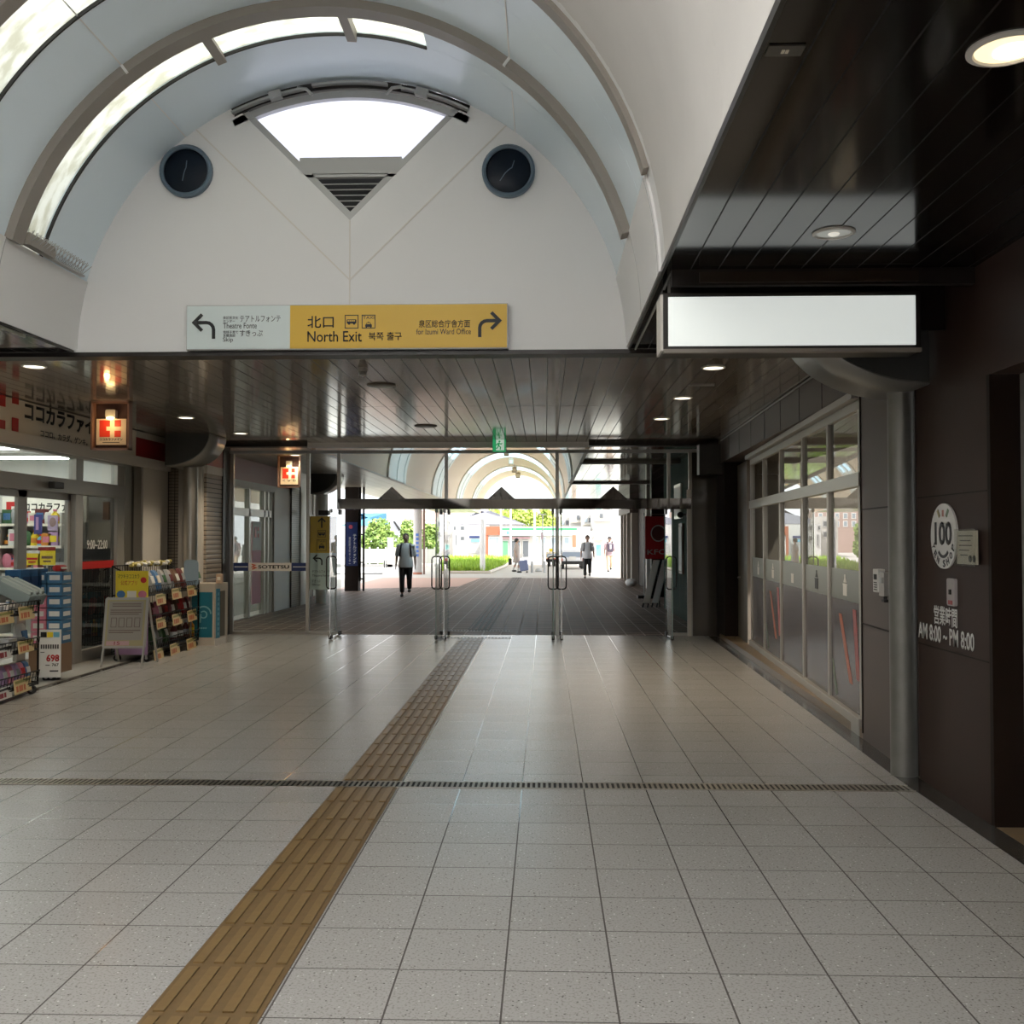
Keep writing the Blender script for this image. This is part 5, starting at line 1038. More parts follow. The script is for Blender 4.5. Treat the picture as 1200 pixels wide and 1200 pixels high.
for i, (px0, px1, lab, c) in enumerate(((28, 47, 'yellow sale poster inside the pharmacy door, next to the frame', 'yellow'), (45, 65, 'orange yellow sale poster inside the pharmacy door, beside the yellow one', 'orange'))):
    Yp = 13.6; x0, x1 = ax(px0, Yp), ax(px1, Yp); z0, z1 = az(662, Yp, px0), az(645 - i * 4, Yp, px0); t = thing('sale_poster', lab, 'poster', (x0, Yp, z0)); pl = Plane2((x0, Yp, z0), (1, 0, 0), (0, 0, 1)); w, h = x1 - x0, z1 - z0
    g = MB(); pl.rect(g, 0, 0, w, h, -.01, 0); g.build('sheet', M['yellow'], t); g = MB(); pl.rect(g, w * .2, h * .35, w * .85, h * .5, 0, .004); pl.rect(g, w * .3, h * .15, w * .75, h * .25, 0, .004); g.build('print_lines', M['red'] if i == 0 else cl['brown'], t); g = MB(); pl.rect(g, 0, h * .8, w, h, 0, .004); g.build('header_print', M['deep_red'] if i else M['paper'], t)
    g = MB(); pl.rect(g, w * .45, -z0 + .02, w * .55, 0, -.02, -.01); g.build('stand', M['alu'], t)
t = thing('wall_menu', 'white notice posters on the wall inside the dark glass panel', 'notice', (ax(105, 17), 17, 1.6))
for px0, px1, py0, py1, c in ((86, 95, 610, 634, 'paper'), (100, 127, 612, 640, 'cream')): x0, x1 = ax(px0, YI + .3), ax(px1, YI + .3); MB().box(x0, x1, YI + .47, YI + .49, az(py1, YI + .4, px0), az(py0, YI + .4, px0)).build('sheet', M[c], t)
MB().box(ax(107, YI), ax(114, YI), YI + .44, YI + .49, az(609, YI + .4, 110), az(588, YI + .4, 110)).build('brown_sheet', mat_('brown poster', (.28, .14, .08)), t)
t = thing('drinks_cooler', 'dark open cooler shelves behind the lower dark glass panel', 'cooler', (-7, 14.5, 0)); x0, x1 = -7.4, -6.35; g = MB(); g.box(x0, x1, 14.9, 15.5, .02, 1.45); g.build('case', mat_('cooler grey', (.05, .05, .05)), t)
for k in range(4): MB().box(x0, x1, 14.86, 14.9, .3 + k * .3, .35 + k * .3).build('shelf_edge', M['grey_frame'], t)
# ------------------------------------------------------------------ arcade furniture
for i, (px, py, Y_) in enumerate(((593.5, 531, 42), (599, 541, 47.5), (603, 550.5, 53), (607, 557, 60))):
    c = at(px, py, Y=Y_); nmx = ['nearest the glass doors', 'second from the doors', 'third from the doors', 'farthest from the doors'][i]
    t = thing('pendant_lamp', f'small boxy pendant lamp under the arcade vault, {nmx}', 'pendant lamp', c, 'pendant lamps along the arcade vault'); s = .10 + .012 * i
    MB().box(c.x - s, c.x + s, c.y - s, c.y + s, c.z - s * 1.2, c.z + s * 1.2).build('lamp_box', mat_('beige lamp box', (.45, .38, .27)), t, bevel=.02); MB().box(c.x - s * .6, c.x + s * .6, c.y - s - .01, c.y - s, c.z - s * .8, c.z + s * .5).build('lamp_face', M['cream'], t)
    MB().cyl((c.x, c.y, c.z + s), (c.x, c.y, AXZ + RV - .02), .02, 6).build('rod', M['grey_frame'], t)
# navy sign pillar on the left of the arcade
Y_ = 31.0; x0, x1 = ax(404, Y_), ax(420, Y_)
t = thing('sign_pillar', 'dark pillar with a navy vertical sign at the left edge of the arcade', 'pillar', ((x0 + x1) / 2, Y_, 0)); MB().box(x0, x1, Y_, Y_ + .4, 0, ZC).build('pillar_body', M['darkest'], t)
zA, zB = az(663, Y_, 411), az(612, Y_, 411); MB().box(x0 + .05, x1 - .02, Y_ - .04, Y_, zA, zB).build('navy_board', M['navy'], t); pl = Plane2((x0, Y_ - .04, 0), (1, 0, 0), (0, 0, 1))
text('lettering', '\n'.join('テアトルフォンテ'), pl.p(.26, zA + .06), pl.ux, pl.uz, .11, (zB - zA) * .68, M['paper'], t, off=.01, gap=.006); text('lettering', '\n'.join('泉区民文化センター'), pl.p(.13, zA + .06), pl.ux, pl.uz, .07, (zB - zA) * .62, M['paper'], t, gap=.006)
g = MB(); pl.disc(g, .19, zB - .14, .06, .002, .008); g.build('mark', mat_('rose mark', (.5, .08, .12)), t)
xf0, xf1 = ax(421, Y_), ax(425, Y_); g = MB(); g.box(xf0 - .02, xf0 + .03, Y_ + .1, Y_ + .16, .3, ZC); g.box(xf1 - .02, xf1 + .04, Y_ + .1, Y_ + .16, 0, ZC)
for z in (.35, .85, 1.7, 2.3, 2.7): g.box(xf0, xf1 + .02, Y_ + .11, Y_ + .15, z, z + .04)
tag(g.build('ladder_frame', M['wire']), 'slim black metal frame standing right of the navy sign pillar', 'frame')
# round column and thin pipe
Y_ = 45.5; xc = ax(489.5, Y_); t = thing('round_column', 'pale round arcade column with blue vertical lettering behind the walking man', 'column', (xc, Y_, 0)); MB().lathe((xc, Y_, 0), [(.19, 0), (.19, ZC)], 28).build('shaft', mat_('pale grey column', (.46, .45, .44)), t, smooth=True); MB().lathe((xc, Y_, 0), [(.21, 0), (.21, .10)], 28).build('base_band', mat_('rust band', (.4, .16, .10)), t)
text('lettering', '\n'.join('泉中央駅'), (xc - .08, Y_ - .2, .7), (1, 0, 0), (0, 0, 1), .16, 1.2, M['navy'], t) if 0 else None
g = MB(); pl = Plane2((xc - .06, Y_ - .195, .8), (1, 0, 0), (0, 0, 1))
for i in range(6): pl.rect(g, .0, i * .18, .13, i * .18 + .12, 0, .006)
g.build('blue_print', mat_('column blue print', (.08, .18, .5)), t)
MB_p = tag(MB().cyl((ax(497, Y_), Y_, 0), (ax(497, Y_), Y_, ZC), .045, 10).build('drain_pipe', mat_('rusty brown pipe', (.22, .13, .10))), 'thin brown drain pipe just right of the round arcade column', 'pipe')
# red banner, boards and bag on the right flank
Y_ = 27.5; x0, x1 = ax(756, Y_), ax(781, Y_); z0, z1 = az(655, Y_, 760), az(605, Y_, 760)
t = thing('banner', 'red vertical restaurant banner with white letters by the dark wall', 'banner', ((x0 + x1) / 2, Y_, 0)); MB().box(x0, x1, Y_, Y_ + .012, z0, z1).build('cloth', mat_('banner red', (.62, .02, .025)), t); pl = Plane2((x0, Y_, z0), (1, 0, 0), (0, 0, 1)); w = x1 - x0; h = z1 - z0
text('lettering', 'KFC', pl.p(w * .1, h * .10), Vector((1, 0, .02)), pl.uz, w * .85, h * .12, M['paper'], t, off=.02); g = MB(); pl.disc(g, w * .62, h * .6, w * .36, 0, .004, rv=h * .2); g.build('round_emblem', M['paper'], t); g = MB(); pl.disc(g, w * .62, h * .6, w * .31, .004, .006, rv=h * .17); g.build('emblem_center', mat_('dull emblem', (.20, .06, .05)), t)
g = MB(); g.cyl((x0 - .03, Y_, 0), (x0 - .03, Y_, z1 + .1), .014, 6); g.cyl((x0 - .03, Y_, z1 + .05), (x1, Y_, z1 + .05), .01, 6); g.build('pole', M['grey_frame'], t); MB().box(x0 - .2, x0 + .2, Y_ - .1, Y_ + .25, 0, .08).build('base', M['ink'], t)
tag(MB().box(2.9, 3.24, Y_ + .6, Y_ + .9, 0, ZC).build('dark_wall_pier', M['darkest']), 'black wall pier behind the red banner', 'wall pier')
c = at(739.5, 687, Z=0); tag(MB().sph((c.x, c.y, .12), (.2, .25, .14), 16, 10).build('sand_bag', M['paper'], smooth=True), 'round white sandbag on the paving by the pale pillar', 'sandbag')
for i, (dx, lab) in enumerate(((0, 'white menu board leaning on the paving, the outer of two'), (.22, 'white menu board leaning on the paving, the inner of two'))):
    c = at(754, 713, Z=0); t = thing('leaning_board', lab, 'menu board', (c.x + dx, c.y, 0), 'leaning white menu boards'); a = Vector((c.x + dx + .06, c.y + .1 * i, .12)); b = a + Vector((.26, .15, .98)); d = (b - a)
    side = Vector((.13, -.08, 0)); MB().obox((a + b) / 2, d, side, d.cross(side).normalized() * .03).build('board_panel', M['paper'], t); MB().obox((a + b) / 2 + d.cross(side).normalized() * .018, d * .9, side * .7, d.cross(side).normalized() * .006).build('menu_print', mat_('menu pink', (.42, .30, .30)), t)
    g = MB(); g.tube([a - d * .1 + side * .4, a + side * .4], .016, 6); g.tube([a - d * .1 - side * .4, a - side * .4], .016, 6); g.tube([b, (b.x + .1, b.y + .3, .0)], .014, 6); g.build('legs', M['ink'], t)
# notices on the green wall and a wall lamp
for i, (y, z0, z1, w, c, lab) in enumerate(((20.4, 2.0, 2.7, 1.0, 'jamb_white', 'pale upper notice panel on the dark green wall'), (20.2, .9, 1.9, .5, 'paper', 'brown framed poster on the dark green wall'), (18.6, .8, 2.35, .5, 'jamb_white', 'tall pale window frame on the dark green wall'))):
    t = thing('notice_panel', lab, 'notice', (2.72, y, z0)); MB().box(2.68, 2.72, y, y + w, z0, z1).build('frame', M['brushed'] if i != 1 else cl['brown'], t); MB().box(2.672, 2.68, y + .06, y + w - .06, z0 + .06, z1 - .06).build('sheet', M[c] if i < 2 else M['porthole'], t)
t = thing('wall_spotlight', 'small black wall spotlight on the green wall', 'spotlight', (2.6, 19.6, 2.05)); MB().cyl((2.72, 19.6, 2.05), (2.6, 19.6, 2.05), .02, 8).build('arm', M['ink'], t); MB().sph((2.57, 19.6, 2.05), .06, 10, 7).build('head', M['ink'], t, smooth=True)
# outdoor speaker on left behind the sign
c = at(381, 601, Y=24.9); tag(MB().box(c.x - .15, c.x + .1, c.y - .1, c.y + .1, c.z - .06, c.z + .06).build('wall_camera', M['ink'], bevel=.02), 'small dark camera box above the yellow guide sign', 'camera')

# ------------------------------------------------------------------ town beyond the arcade
def house(name, label, x0, x1, y0, y1, z1, wallm, roofm, ridge, cat='house', hip=1.5, eave=.5):
    t = thing(name, label, cat, ((x0 + x1) / 2, (y0 + y1) / 2, 0)); MB().box(x0, x1, y0, y1, 0, z1).build('wall', wallm, t); e = eave; ym = (y0 + y1) / 2
    A = [(x0 - e, y0 - e, z1), (x1 + e, y0 - e, z1), (x1 + e, y1 + e, z1), (x0 - e, y1 + e, z1)]; B = [(x0 + hip, ym, z1 + ridge), (x1 - hip, ym, z1 + ridge)]
    g = MB(); vs = [g.bm.verts.new(p) for p in A + B]
    for f in ((0, 1, 5, 4), (1, 2, 5), (2, 3, 4, 5), (3, 0, 4), (3, 2, 1, 0)): g.face([vs[i] for i in f])
    g.build('roof', roofm, t); return t
def window(t, x, z, w, h, y, fm, gm):
    f = MB().box(x, x + w, y - .06, y, z, z + h).build('window', fm, t); MB().box(x + .08, x + w - .08, y - .07, y - .06, z + .08, z + h - .08).build('pane', gm, f)
paleg = mat_('pale pane', (.30, .36, .40), .2); darkg = mat_('dusk pane', (.10, .11, .12), .15)
# convenience store
Y_ = 84; X_ = lambda px: ax(px, Y_); Z_ = lambda py: az(py, Y_, 620); zt2 = Z_(617)
t = thing('corner_shop', 'low shop with green white and blue stripe fascia across the square', 'shop building', ((X_(568) + X_(690)) / 2, Y_, 0))
MB().box(X_(569), X_(692), Y_, Y_ + 10, 0, zt2).build('wall', mat_('shop pale wall', (.52, .50, .46)), t); MB().box(X_(569.5), X_(586), Y_ - .25, Y_, Z_(627), zt2).build('brick_panel', mat_('orange brick', (.34, .10, .05)), t); MB().box(X_(569.5), X_(572), Y_ - .2, Y_, 0, zt2).build('brick_pier', mat_('orange brick', (.34, .10, .05)), t)
f = MB().box(X_(587), X_(676), Y_ - .4, Y_, Z_(627.5), Z_(618)).build('fascia', mat_('fascia white', (.46, .60, .58)), t); MB().box(X_(587), X_(676), Y_ - .43, Y_ - .4, Z_(621), Z_(619)).build('green_stripe', mat_('stripe green', (.03, .28, .10)), f)
text('lettering', 'FamilyMart', (X_(600), Y_ - .41, Z_(626)), (1, 0, 0), (0, 0, 1), X_(612) - X_(600), Z_(623) - Z_(626), mat_('soft blue letters', (.12, .40, .62)), f); MB().box(X_(594), X_(597), Y_ - .43, Y_ - .4, Z_(626), Z_(622.5)).build('mark', mat_('soft blue letters', (.12, .40, .62)), f)
MB().box(X_(587), X_(621), Y_ - .3, Y_, Z_(631), Z_(629.5)).build('awning', mat_('mauve awning', (.30, .16, .18)), t)
for i, (a, b) in enumerate(((588.5, 596), (598, 610), (612, 620))): d = MB().box(X_(a), X_(b), Y_ - .12, Y_, 0, Z_(633)).build('door', M['grey_frame'], t); MB().box(X_(a) + .06, X_(b) - .06, Y_ - .14, Y_ - .12, .1, Z_(634)).build('pane', darkg if i else mat_('green door pane', (.10, .26, .15)), d)
for a, b in ((572.5, 585), (624, 631), (633, 640), (645, 652), (660, 668)): window(t, X_(a), Z_(650), X_(b) - X_(a), Z_(629) - Z_(650), Y_ - .02, M['paper'], paleg)
# houses
Y_ = 98; t = house('house', 'white house with wide grey hipped roof behind the corner shop', ax(520, Y_), ax(610, Y_), Y_, Y_ + 10, az(614.5, Y_, 560), mat_('white render', (.58, .57, .55)), mat_('slate roof', (.15, .15, .18)), 1.45, hip=4.2)
Y_ = 88; t = thing('annex_building', 'white shop annex with blue striped shutters left of the corner shop', 'building', (ax(550, Y_), Y_, 0)); MB().box(ax(531, Y_), ax(569, Y_), Y_, Y_ + 6, 0, az(615, Y_, 550)).build('wall', mat_('white render', (.58, .57, .55)), t)
for a, b, c, d, m in ((550, 562, 628, 630.5, 'navy'), (552, 562, 632, 635, 'sky_blue'), (548, 563, 637, 648, 'grey_frame')): MB().box(ax(a, Y_), ax(b, Y_), Y_ - .1, Y_, az(d, Y_, a), az(c, Y_, a)).build('shutter', M[m], t)
for a, b, c, d in ((531, 535, 616, 622), (539, 545, 616, 622), (533, 536, 626, 640), (539, 545, 628, 634)): window(t, ax(a, Y_), az(d, Y_, a), ax(b, Y_) - ax(a, Y_), az(c, Y_, a) - az(d, Y_, a), Y_ - .02, M['grey_frame'], darkg)
Y_ = 92; t = house('house', 'house with bright blue hipped roof behind the left bushes', ax(405, Y_), ax(447, Y_), Y_, Y_ + 9, az(616, Y_, 430), mat_('white render', (.58, .57, .55)), mat_('bright blue roof', (.03, .19, .32)), 1.25, hip=3.0)
Y_ = 80; t = thing('pitched_house', 'pale gabled house with one dark sloping verge above the walking man', 'house', (ax(467, Y_), Y_, 0)); pts = [(ax(a, Y_), Y_, az(b, Y_, 465)) for a, b in ((455, 655), (455, 612), (462, 606), (478, 624), (478, 655))]; MB().prism(pts, (0, 5, 0)).build('wall', mat_('pale blue render', (.42, .45, .50)), t); MB().prism([(ax(a, Y_), Y_ - .3, az(b, Y_, 465)) for a, b in ((461, 611), (463, 611), (470, 621), (468, 622))], (0, 5.5, 0)).build('dark_verge', M['ink'], t)
Y_ = 120; t = thing('apartment_block', 'wide pale brick apartment block beyond the blue roof', 'building', (ax(480, Y_), Y_, 0)); MB().box(ax(437, Y_), ax(522, Y_), Y_, Y_ + 10, 0, az(598, Y_, 480)).build('wall', mat_('pale rose block', (.42, .30, .26)), t)
for i in range(9): window(t, ax(442 + i * 9, Y_), az(609, Y_), ax(447, Y_) - ax(442, Y_), .7, Y_, M['paper'], paleg); window(t, ax(442 + i * 9, Y_), az(618, Y_), ax(447, Y_) - ax(442, Y_), .7, Y_, M['paper'], paleg)
Y_ = 90; t = thing('house', 'pale two storey house behind the middle door handles', 'house', (ax(520, Y_), Y_, 0)); MB().box(ax(511, Y_), ax(531, Y_), Y_, Y_ + 6, 0, az(606, Y_)).build('wall', mat_('cream render', (.5, .48, .44)), t)
for a in (513, 522): 
    for b in (618, 630): window(t, ax(a, Y_), az(b, Y_), .45, .55, Y_, M['grey_frame'], darkg)
# stepped white apartments on the right
t = thing('stepped_apartments', 'white stepped apartment blocks with small balconies on the right', 'building', (5, 110, 0)); wh = mat_('bright render', (.52, .51, .48))
for i, (a, b, zt_, Y_) in enumerate(((655, 672, 606, 118), (668, 684, 600, 114), (682, 698, 603, 110), (695, 718, 598, 104), (652, 690, 618, 106), (688, 722, 622, 96))):
    w_ = MB().box(ax(a, Y_), ax(b, Y_), Y_, Y_ + 7, 0, az(zt_, Y_, a)).build('wing', wh, t)
    for k in range(3): x = ax(a + 3 + k * 5, Y_); MB().box(x, x + .32, Y_ - .08, Y_, az(zt_ + 9, Y_, a), az(zt_ + 4, Y_, a)).build('window', darkg if k % 2 else paleg, w_)
    MB().box(ax(a + 1, Y_), ax(b - 1, Y_), Y_ - .5, Y_, az(zt_ + 12.5, Y_, a), az(zt_ + 11, Y_, a)).build('balcony', mat_('beige balcony', (.50, .46, .38)), w_)
Y_ = 74; t = thing('kiosk_front', 'pale shopfront with teal window behind the second walking man', 'shop building', (ax(700, Y_), Y_, 0)); MB().box(ax(672, Y_), ax(716, Y_), Y_, Y_ + 4, 0, az(626, Y_, 690)).build('wall', wh, t); window(t, ax(697, Y_), az(653, Y_), ax(706, Y_) - ax(697, Y_), az(637, Y_) - az(653, Y_), Y_, M['paper'], mat_('teal pane', (.16, .42, .40), .2)); MB().box(ax(695.5, Y_), ax(707, Y_), Y_ - .4, Y_, az(633, Y_), az(627, Y_)).build('striped_awning', mat_('grey awning', (.35, .34, .34)), t); MB().box(ax(664, Y_) + .4, ax(675, Y_), Y_ - .1, Y_, az(641, Y_), az(627, Y_)).build('poster', mat_('brown poster', (.28, .14, .08)), t)
# hill trees and bushes
def foliage(c, r, n, size, seed):
    rnd = random.Random(seed); g = MB()
    for i in range(n):
        u, v_ = rnd.uniform(-1, 1), rnd.uniform(0, 2 * PI); s = math.sqrt(1 - u * u); k = rnd.uniform(.62, 1.0); lump = 1 + .22 * math.sin(5 * v_ + seed) * s + .15 * math.sin(7 * u + seed)
        p = Vector(c) + Vector((r[0] * s * math.cos(v_), r[1] * s * math.sin(v_), r[2] * u)) * (k * lump); a = Vector((rnd.gauss(0, 1), rnd.gauss(0, 1), rnd.gauss(0, 1))).normalized(); b = a.orthogonal().normalized(); q = size * rnd.uniform(.6, 1.3)
        if p.z < .02: p.z = .05
        g.poly([p - a * q, p + b * q * .6, p + a * q, p - b * q * .6])
    return g
def leafm(n, a, b):
    m = mat(n, a, .6); v, x, y, z = xyz(m); nt = N(m, 'TexNoise'); nt.inputs['Scale'].default_value = 2.5; L_(m, v, nt.inputs['Vector']); cr = N(m, 'ValToRGB'); cr.color_ramp.elements[0].position = .4; cr.color_ramp.elements[1].position = .6; cr.color_ramp.elements[0].color = (*a, 1); cr.color_ramp.elements[1].color = (*b, 1); L_(m, nt.outputs['Fac'], cr.inputs[0]); L_(m, cr.outputs[0], m.node_tree.nodes['Principled BSDF'].inputs['Base Color']); return m
lf1 = leafm('bush leaves', (.10, .18, .035), (.26, .38, .09)); lf2 = leafm('bright tree leaves', (.22, .32, .04), (.42, .50, .10)); bark = mat_('bark', (.12, .085, .06))
def plant(kind, lab, cat, px, Y_, pyt, wpx, seed, lm, base=0.0, n=900, size=.16):
    x = ax(px, Y_); zt_ = az(pyt, Y_, px); w = wpx * Y_ / 1200; t = thing(kind, lab, cat, (x, Y_, 0)); h = zt_ - base; rz_ = h * .5
    foliage((x, Y_, base + h * .52), (w / 2, w * .4, rz_), n, size, seed).build('foliage', lm, t); MB().tube([(x, Y_, 0), (x + .05, Y_, base + h * .5)], [.12, .05], 7).build('trunk', bark, t); return t
plant('bush', 'large rounded green bush below the blue roof', 'bush', 443, 64, 612, 38, 1, lf1, n=2200, size=.15); plant('bush', 'green bush between the round column and the walking man', 'bush', 477, 68, 613, 20, 2, lf1, n=1300, size=.14); plant('bush', 'green bush just right of the round arcade column', 'bush', 504, 66, 614, 18, 3, lf1, n=1200, size=.14)
for i, (px, pyt, w, Y_, lab) in enumerate(((582, 595, 26, 140, 'bright yellow green hill tree right above the grey roof ridge'), (600, 592, 30, 146, 'tall bright yellow green hill tree, second from the grey roof'), (620, 594, 30, 142, 'bright yellow green hill tree behind the corner shop middle'), (640, 597, 26, 138, 'bright yellow green hill tree at the right end of the hill row'))): plant('hill_tree', lab, 'tree', px, Y_, pyt, w, 10 + i, lf2, base=0, n=1500, size=.35)
# grass island
t = thing('grass_island', 'tall bright green grass on the kerbed island across the paving', 'grass'); t['kind'] = 'stuff'; g = MB(); rnd = random.Random(5); gp = [at(a, b, Z=0) for a, b in ((518, 672), (571, 672), (586, 665), (600, 656), (520, 655))]
def inside(x, y):
    c = False
    for i in range(len(gp)):
        a, b = gp[i], gp[i - 1]
        if (a.y > y) != (b.y > y) and x < (b.x - a.x) * (y - a.y) / (b.y - a.y) + a.x: c = not c
    return c
xs = [p.x for p in gp]; ys = [p.y for p in gp]; k = 0
while k < 5200:
    x, y = rnd.uniform(min(xs), max(xs)), min(ys) + (max(ys) - min(ys)) * rnd.random() ** 2
    if inside(x, y):
        h = rnd.uniform(.18, .48); a = rnd.uniform(0, PI); d = Vector((math.cos(a), math.sin(a), 0)) * .05; l = Vector((rnd.gauss(0, .08), rnd.gauss(0, .08), h)); p = Vector((x, y, 0)); g.poly([p - d, p + d, p + l]); k += 1
o = g.build('grass_blades', leafm('bright grass', (.24, .40, .03), (.40, .58, .07)), t); o['kind'] = 'stuff'
o = MB().prism([(p.x, p.y, .001) for p in gp], (0, 0, .06)).build('soil_bed', mat_('grass bed', (.22, .32, .05)), t); o['kind'] = 'stuff'
kb = tag(MB().tube([gp[0] + Vector((0, -.15, .05)), gp[1] + Vector((.1, -.15, .05)), gp[2] + Vector((.25, 0, .05)), gp[3] + Vector((.3, 0, .05))], .09, 6).build('island_kerb', mat_('kerb pale', (.62, .55, .46))), 'low pale kerb around the grass island', 'kerb')
# white poles, lamps, fence, bollards
for i, (px, Y_, w, pyt, pyb, lab) in enumerate(((546, 78, .10, 600, 655, 'thin white flag pole standing left of the thick white post'), (565.5, 47, .13, 609, 672, 'thick white post at the front edge of the grass island'), (587, 81, .08, 590, 650, 'thin white flag pole right above the brick panel of the shop'), (598.5, 81, .08, 590, 650, 'thin white flag pole above the shop fascia lettering'), (626.5, 81, .10, 592, 650, 'thin white flag pole left of the street lamp'))):
    x = ax(px, Y_); tag(MB().tube([(x, Y_, 0), (x, Y_, az(pyt, Y_, px))], [w, w * .7], 8).build('flag_pole', mat_('pole white', (.85, .85, .85))), lab, 'pole', 'white poles around the square')
Y_ = 56; x = ax(636, Y_); t = thing('street_lamp', 'slim grey street lamp with flat head in front of the shop', 'street lamp', (x, Y_, 0)); MB().tube([(x, Y_, 0), (x, Y_, az(603, Y_, 636))], [.05, .03], 8).build('pole', M['grey_frame'], t); MB().box(x - .25, x + .2, Y_ - .1, Y_ + .1, az(603.5, Y_, 636), az(602, Y_, 636)).build('lamp_head', M['grey_frame'], t); MB().box(x - .1, x + .03, Y_ - .06, Y_ - .03, az(632, Y_), az(624, Y_)).build('round_sign', mat_('pale mauve sign', (.5, .38, .42)), t)
for i, (px, lab) in enumerate(((623.5, 'grey bollard post by the woman with the suitcase'), (638, 'grey bollard post by the street lamp foot'))): c = at(px, 671, Z=0); tag(MB().lathe((c.x, c.y, 0), [(.06, 0), (.06, .5), (.04, .54), (.01, .55)], 12).build('bollard', M['grey_frame'], smooth=True), lab, 'bollard', 'grey bollards')
c = at(631, 670, Z=0); tag(MB().sph((c.x, c.y, .06), (.17, .17, .12), 14, 8).build('stone_dome', M['grey_frame'], smooth=True), 'small grey stone dome on the ground beside the bollards', 'bollard')
t = thing('guard_fence', 'white patterned guard fence along the road below the bushes', 'fence', (-11, 58, 0))
for i in range(9):
    x0 = ax(424 + i * 9.5, 58); x1 = ax(432.5 + i * 9.5, 58); MB().box(x0, x1, 58, 58.05, .2, 1.0).build('fence_panel', mat_('fence pale', (.66, .66, .60)), t); MB().box(x1, x1 + .07, 57.98, 58.08, 0, 1.1).build('fence_post', M['paper'], t)
t = thing('gate_post', 'wide white gate post standing by the guard fence', 'post', (ax(457, 57), 57, 0)); MB().box(ax(454, 57), ax(460, 57), 57, 57.4, 0, az(631, 57, 457)).build('post_body', M['paper'], t); MB().box(ax(453.5, 57), ax(460.5, 57), 56.95, 57.45, az(631, 57, 457), az(630, 57, 457)).build('cap', M['jamb_white'], t)
t = thing('bike_stand', 'small black bicycle stand by the white gate post', 'stand', (ax(452, 55), 55, 0)); MB().tube([(ax(450.5, 55), 55, 0), (ax(450.5, 55), 55, .4), (ax(453, 55), 55, .4), (ax(453, 55), 55, 0)], .03, 6).build('hoop', M['ink'], t)
# vehicles
def car(name, lab, cat, px0, px1, py, pyt, body, Ylen, glassm, front=None):
    c = at((px0 + px1) / 2, py, Z=0); Y_ = c.y; x0, x1 = ax(px0, Y_), ax(px1, Y_); w = x1 - x0; zt_ = az(pyt, Y_, px0); t = thing(name, lab, cat, ((x0 + x1) / 2, Y_, 0))
    P = lambda y, z, s: ((x0 + x1) / 2 + s * w / 2, Y_ + y, z); g = MB(); prof = [(0, .25), (0, zt_ * .55), (.12, zt_ * .62), (.35, zt_ * .97), (.7, zt_), (Ylen * .7, zt_), (Ylen * .85, zt_ * .6), (Ylen, zt_ * .5), (Ylen, .25)]
    g.prism([(x0, Y_ + y, z) for y, z in prof], (w, 0, 0)); g.build('body', body, t, bevel=.06)
    a, b = prof[2], prof[3]; MB().prism([(x0 + w * .1, Y_ + a[0] - .02, a[1] + .02), (x1 - w * .1, Y_ + a[0] - .02, a[1] + .02), (x1 - w * .15, Y_ + b[0] - .02, b[1] - .04), (x0 + w * .15, Y_ + b[0] - .02, b[1] - .04)], (0, .02, 0)).build('rear_window', glassm, t)
    for s in (x0 + .1, x1 - .28):
        for y in (.55, Ylen - .6): MB().cyl((s, Y_ + y, .28), (s + .18, Y_ + y, .28), .28, 14).build('wheel', M['rubber'], t)
    for s in (x0 + .05, x1 - .2): MB().box(s, s + .15, Y_ - .02, Y_ + .05, zt_ * .40, zt_ * .56).build('tail_lamp', mat_('tail lamp red', (.5, .08, .06)), t)
    MB().box(x0 + .02, x1 - .02, Y_ - .05, Y_ + .06, .25, .42).build('bumper', M['rubber'], t); MB().box((x0 + x1) / 2 - .17, (x0 + x1) / 2 + .17, Y_ - .055, Y_ - .02, .5, .66).build('number_plate', M['yellow'] if front is None else M['paper'], t); return t, x0, x1, Y_, zt_
car('white_van', 'white boxy van parked facing away before the shopfront', 'van', 655, 687, 667, 644.5, mat_('van white', (.80, .80, .82), .25), 3.4, mat_('van window', (.30, .36, .44), .1), 1)
t, x0, x1, Y_, zt_ = car('taxi', 'pale taxi with a yellow roof band beside the white van', 'taxi', 639.5, 653, 664, 646.5, mat_('taxi cream', (.66, .56, .42), .25), 4.2, mat_('van window', (.30, .36, .44), .1), 1)
MB().box(x0 + .2, x1 - .2, Y_ + 1.0, Y_ + 1.6, zt_, zt_ + .16).build('roof_band', M['yellow'], t)

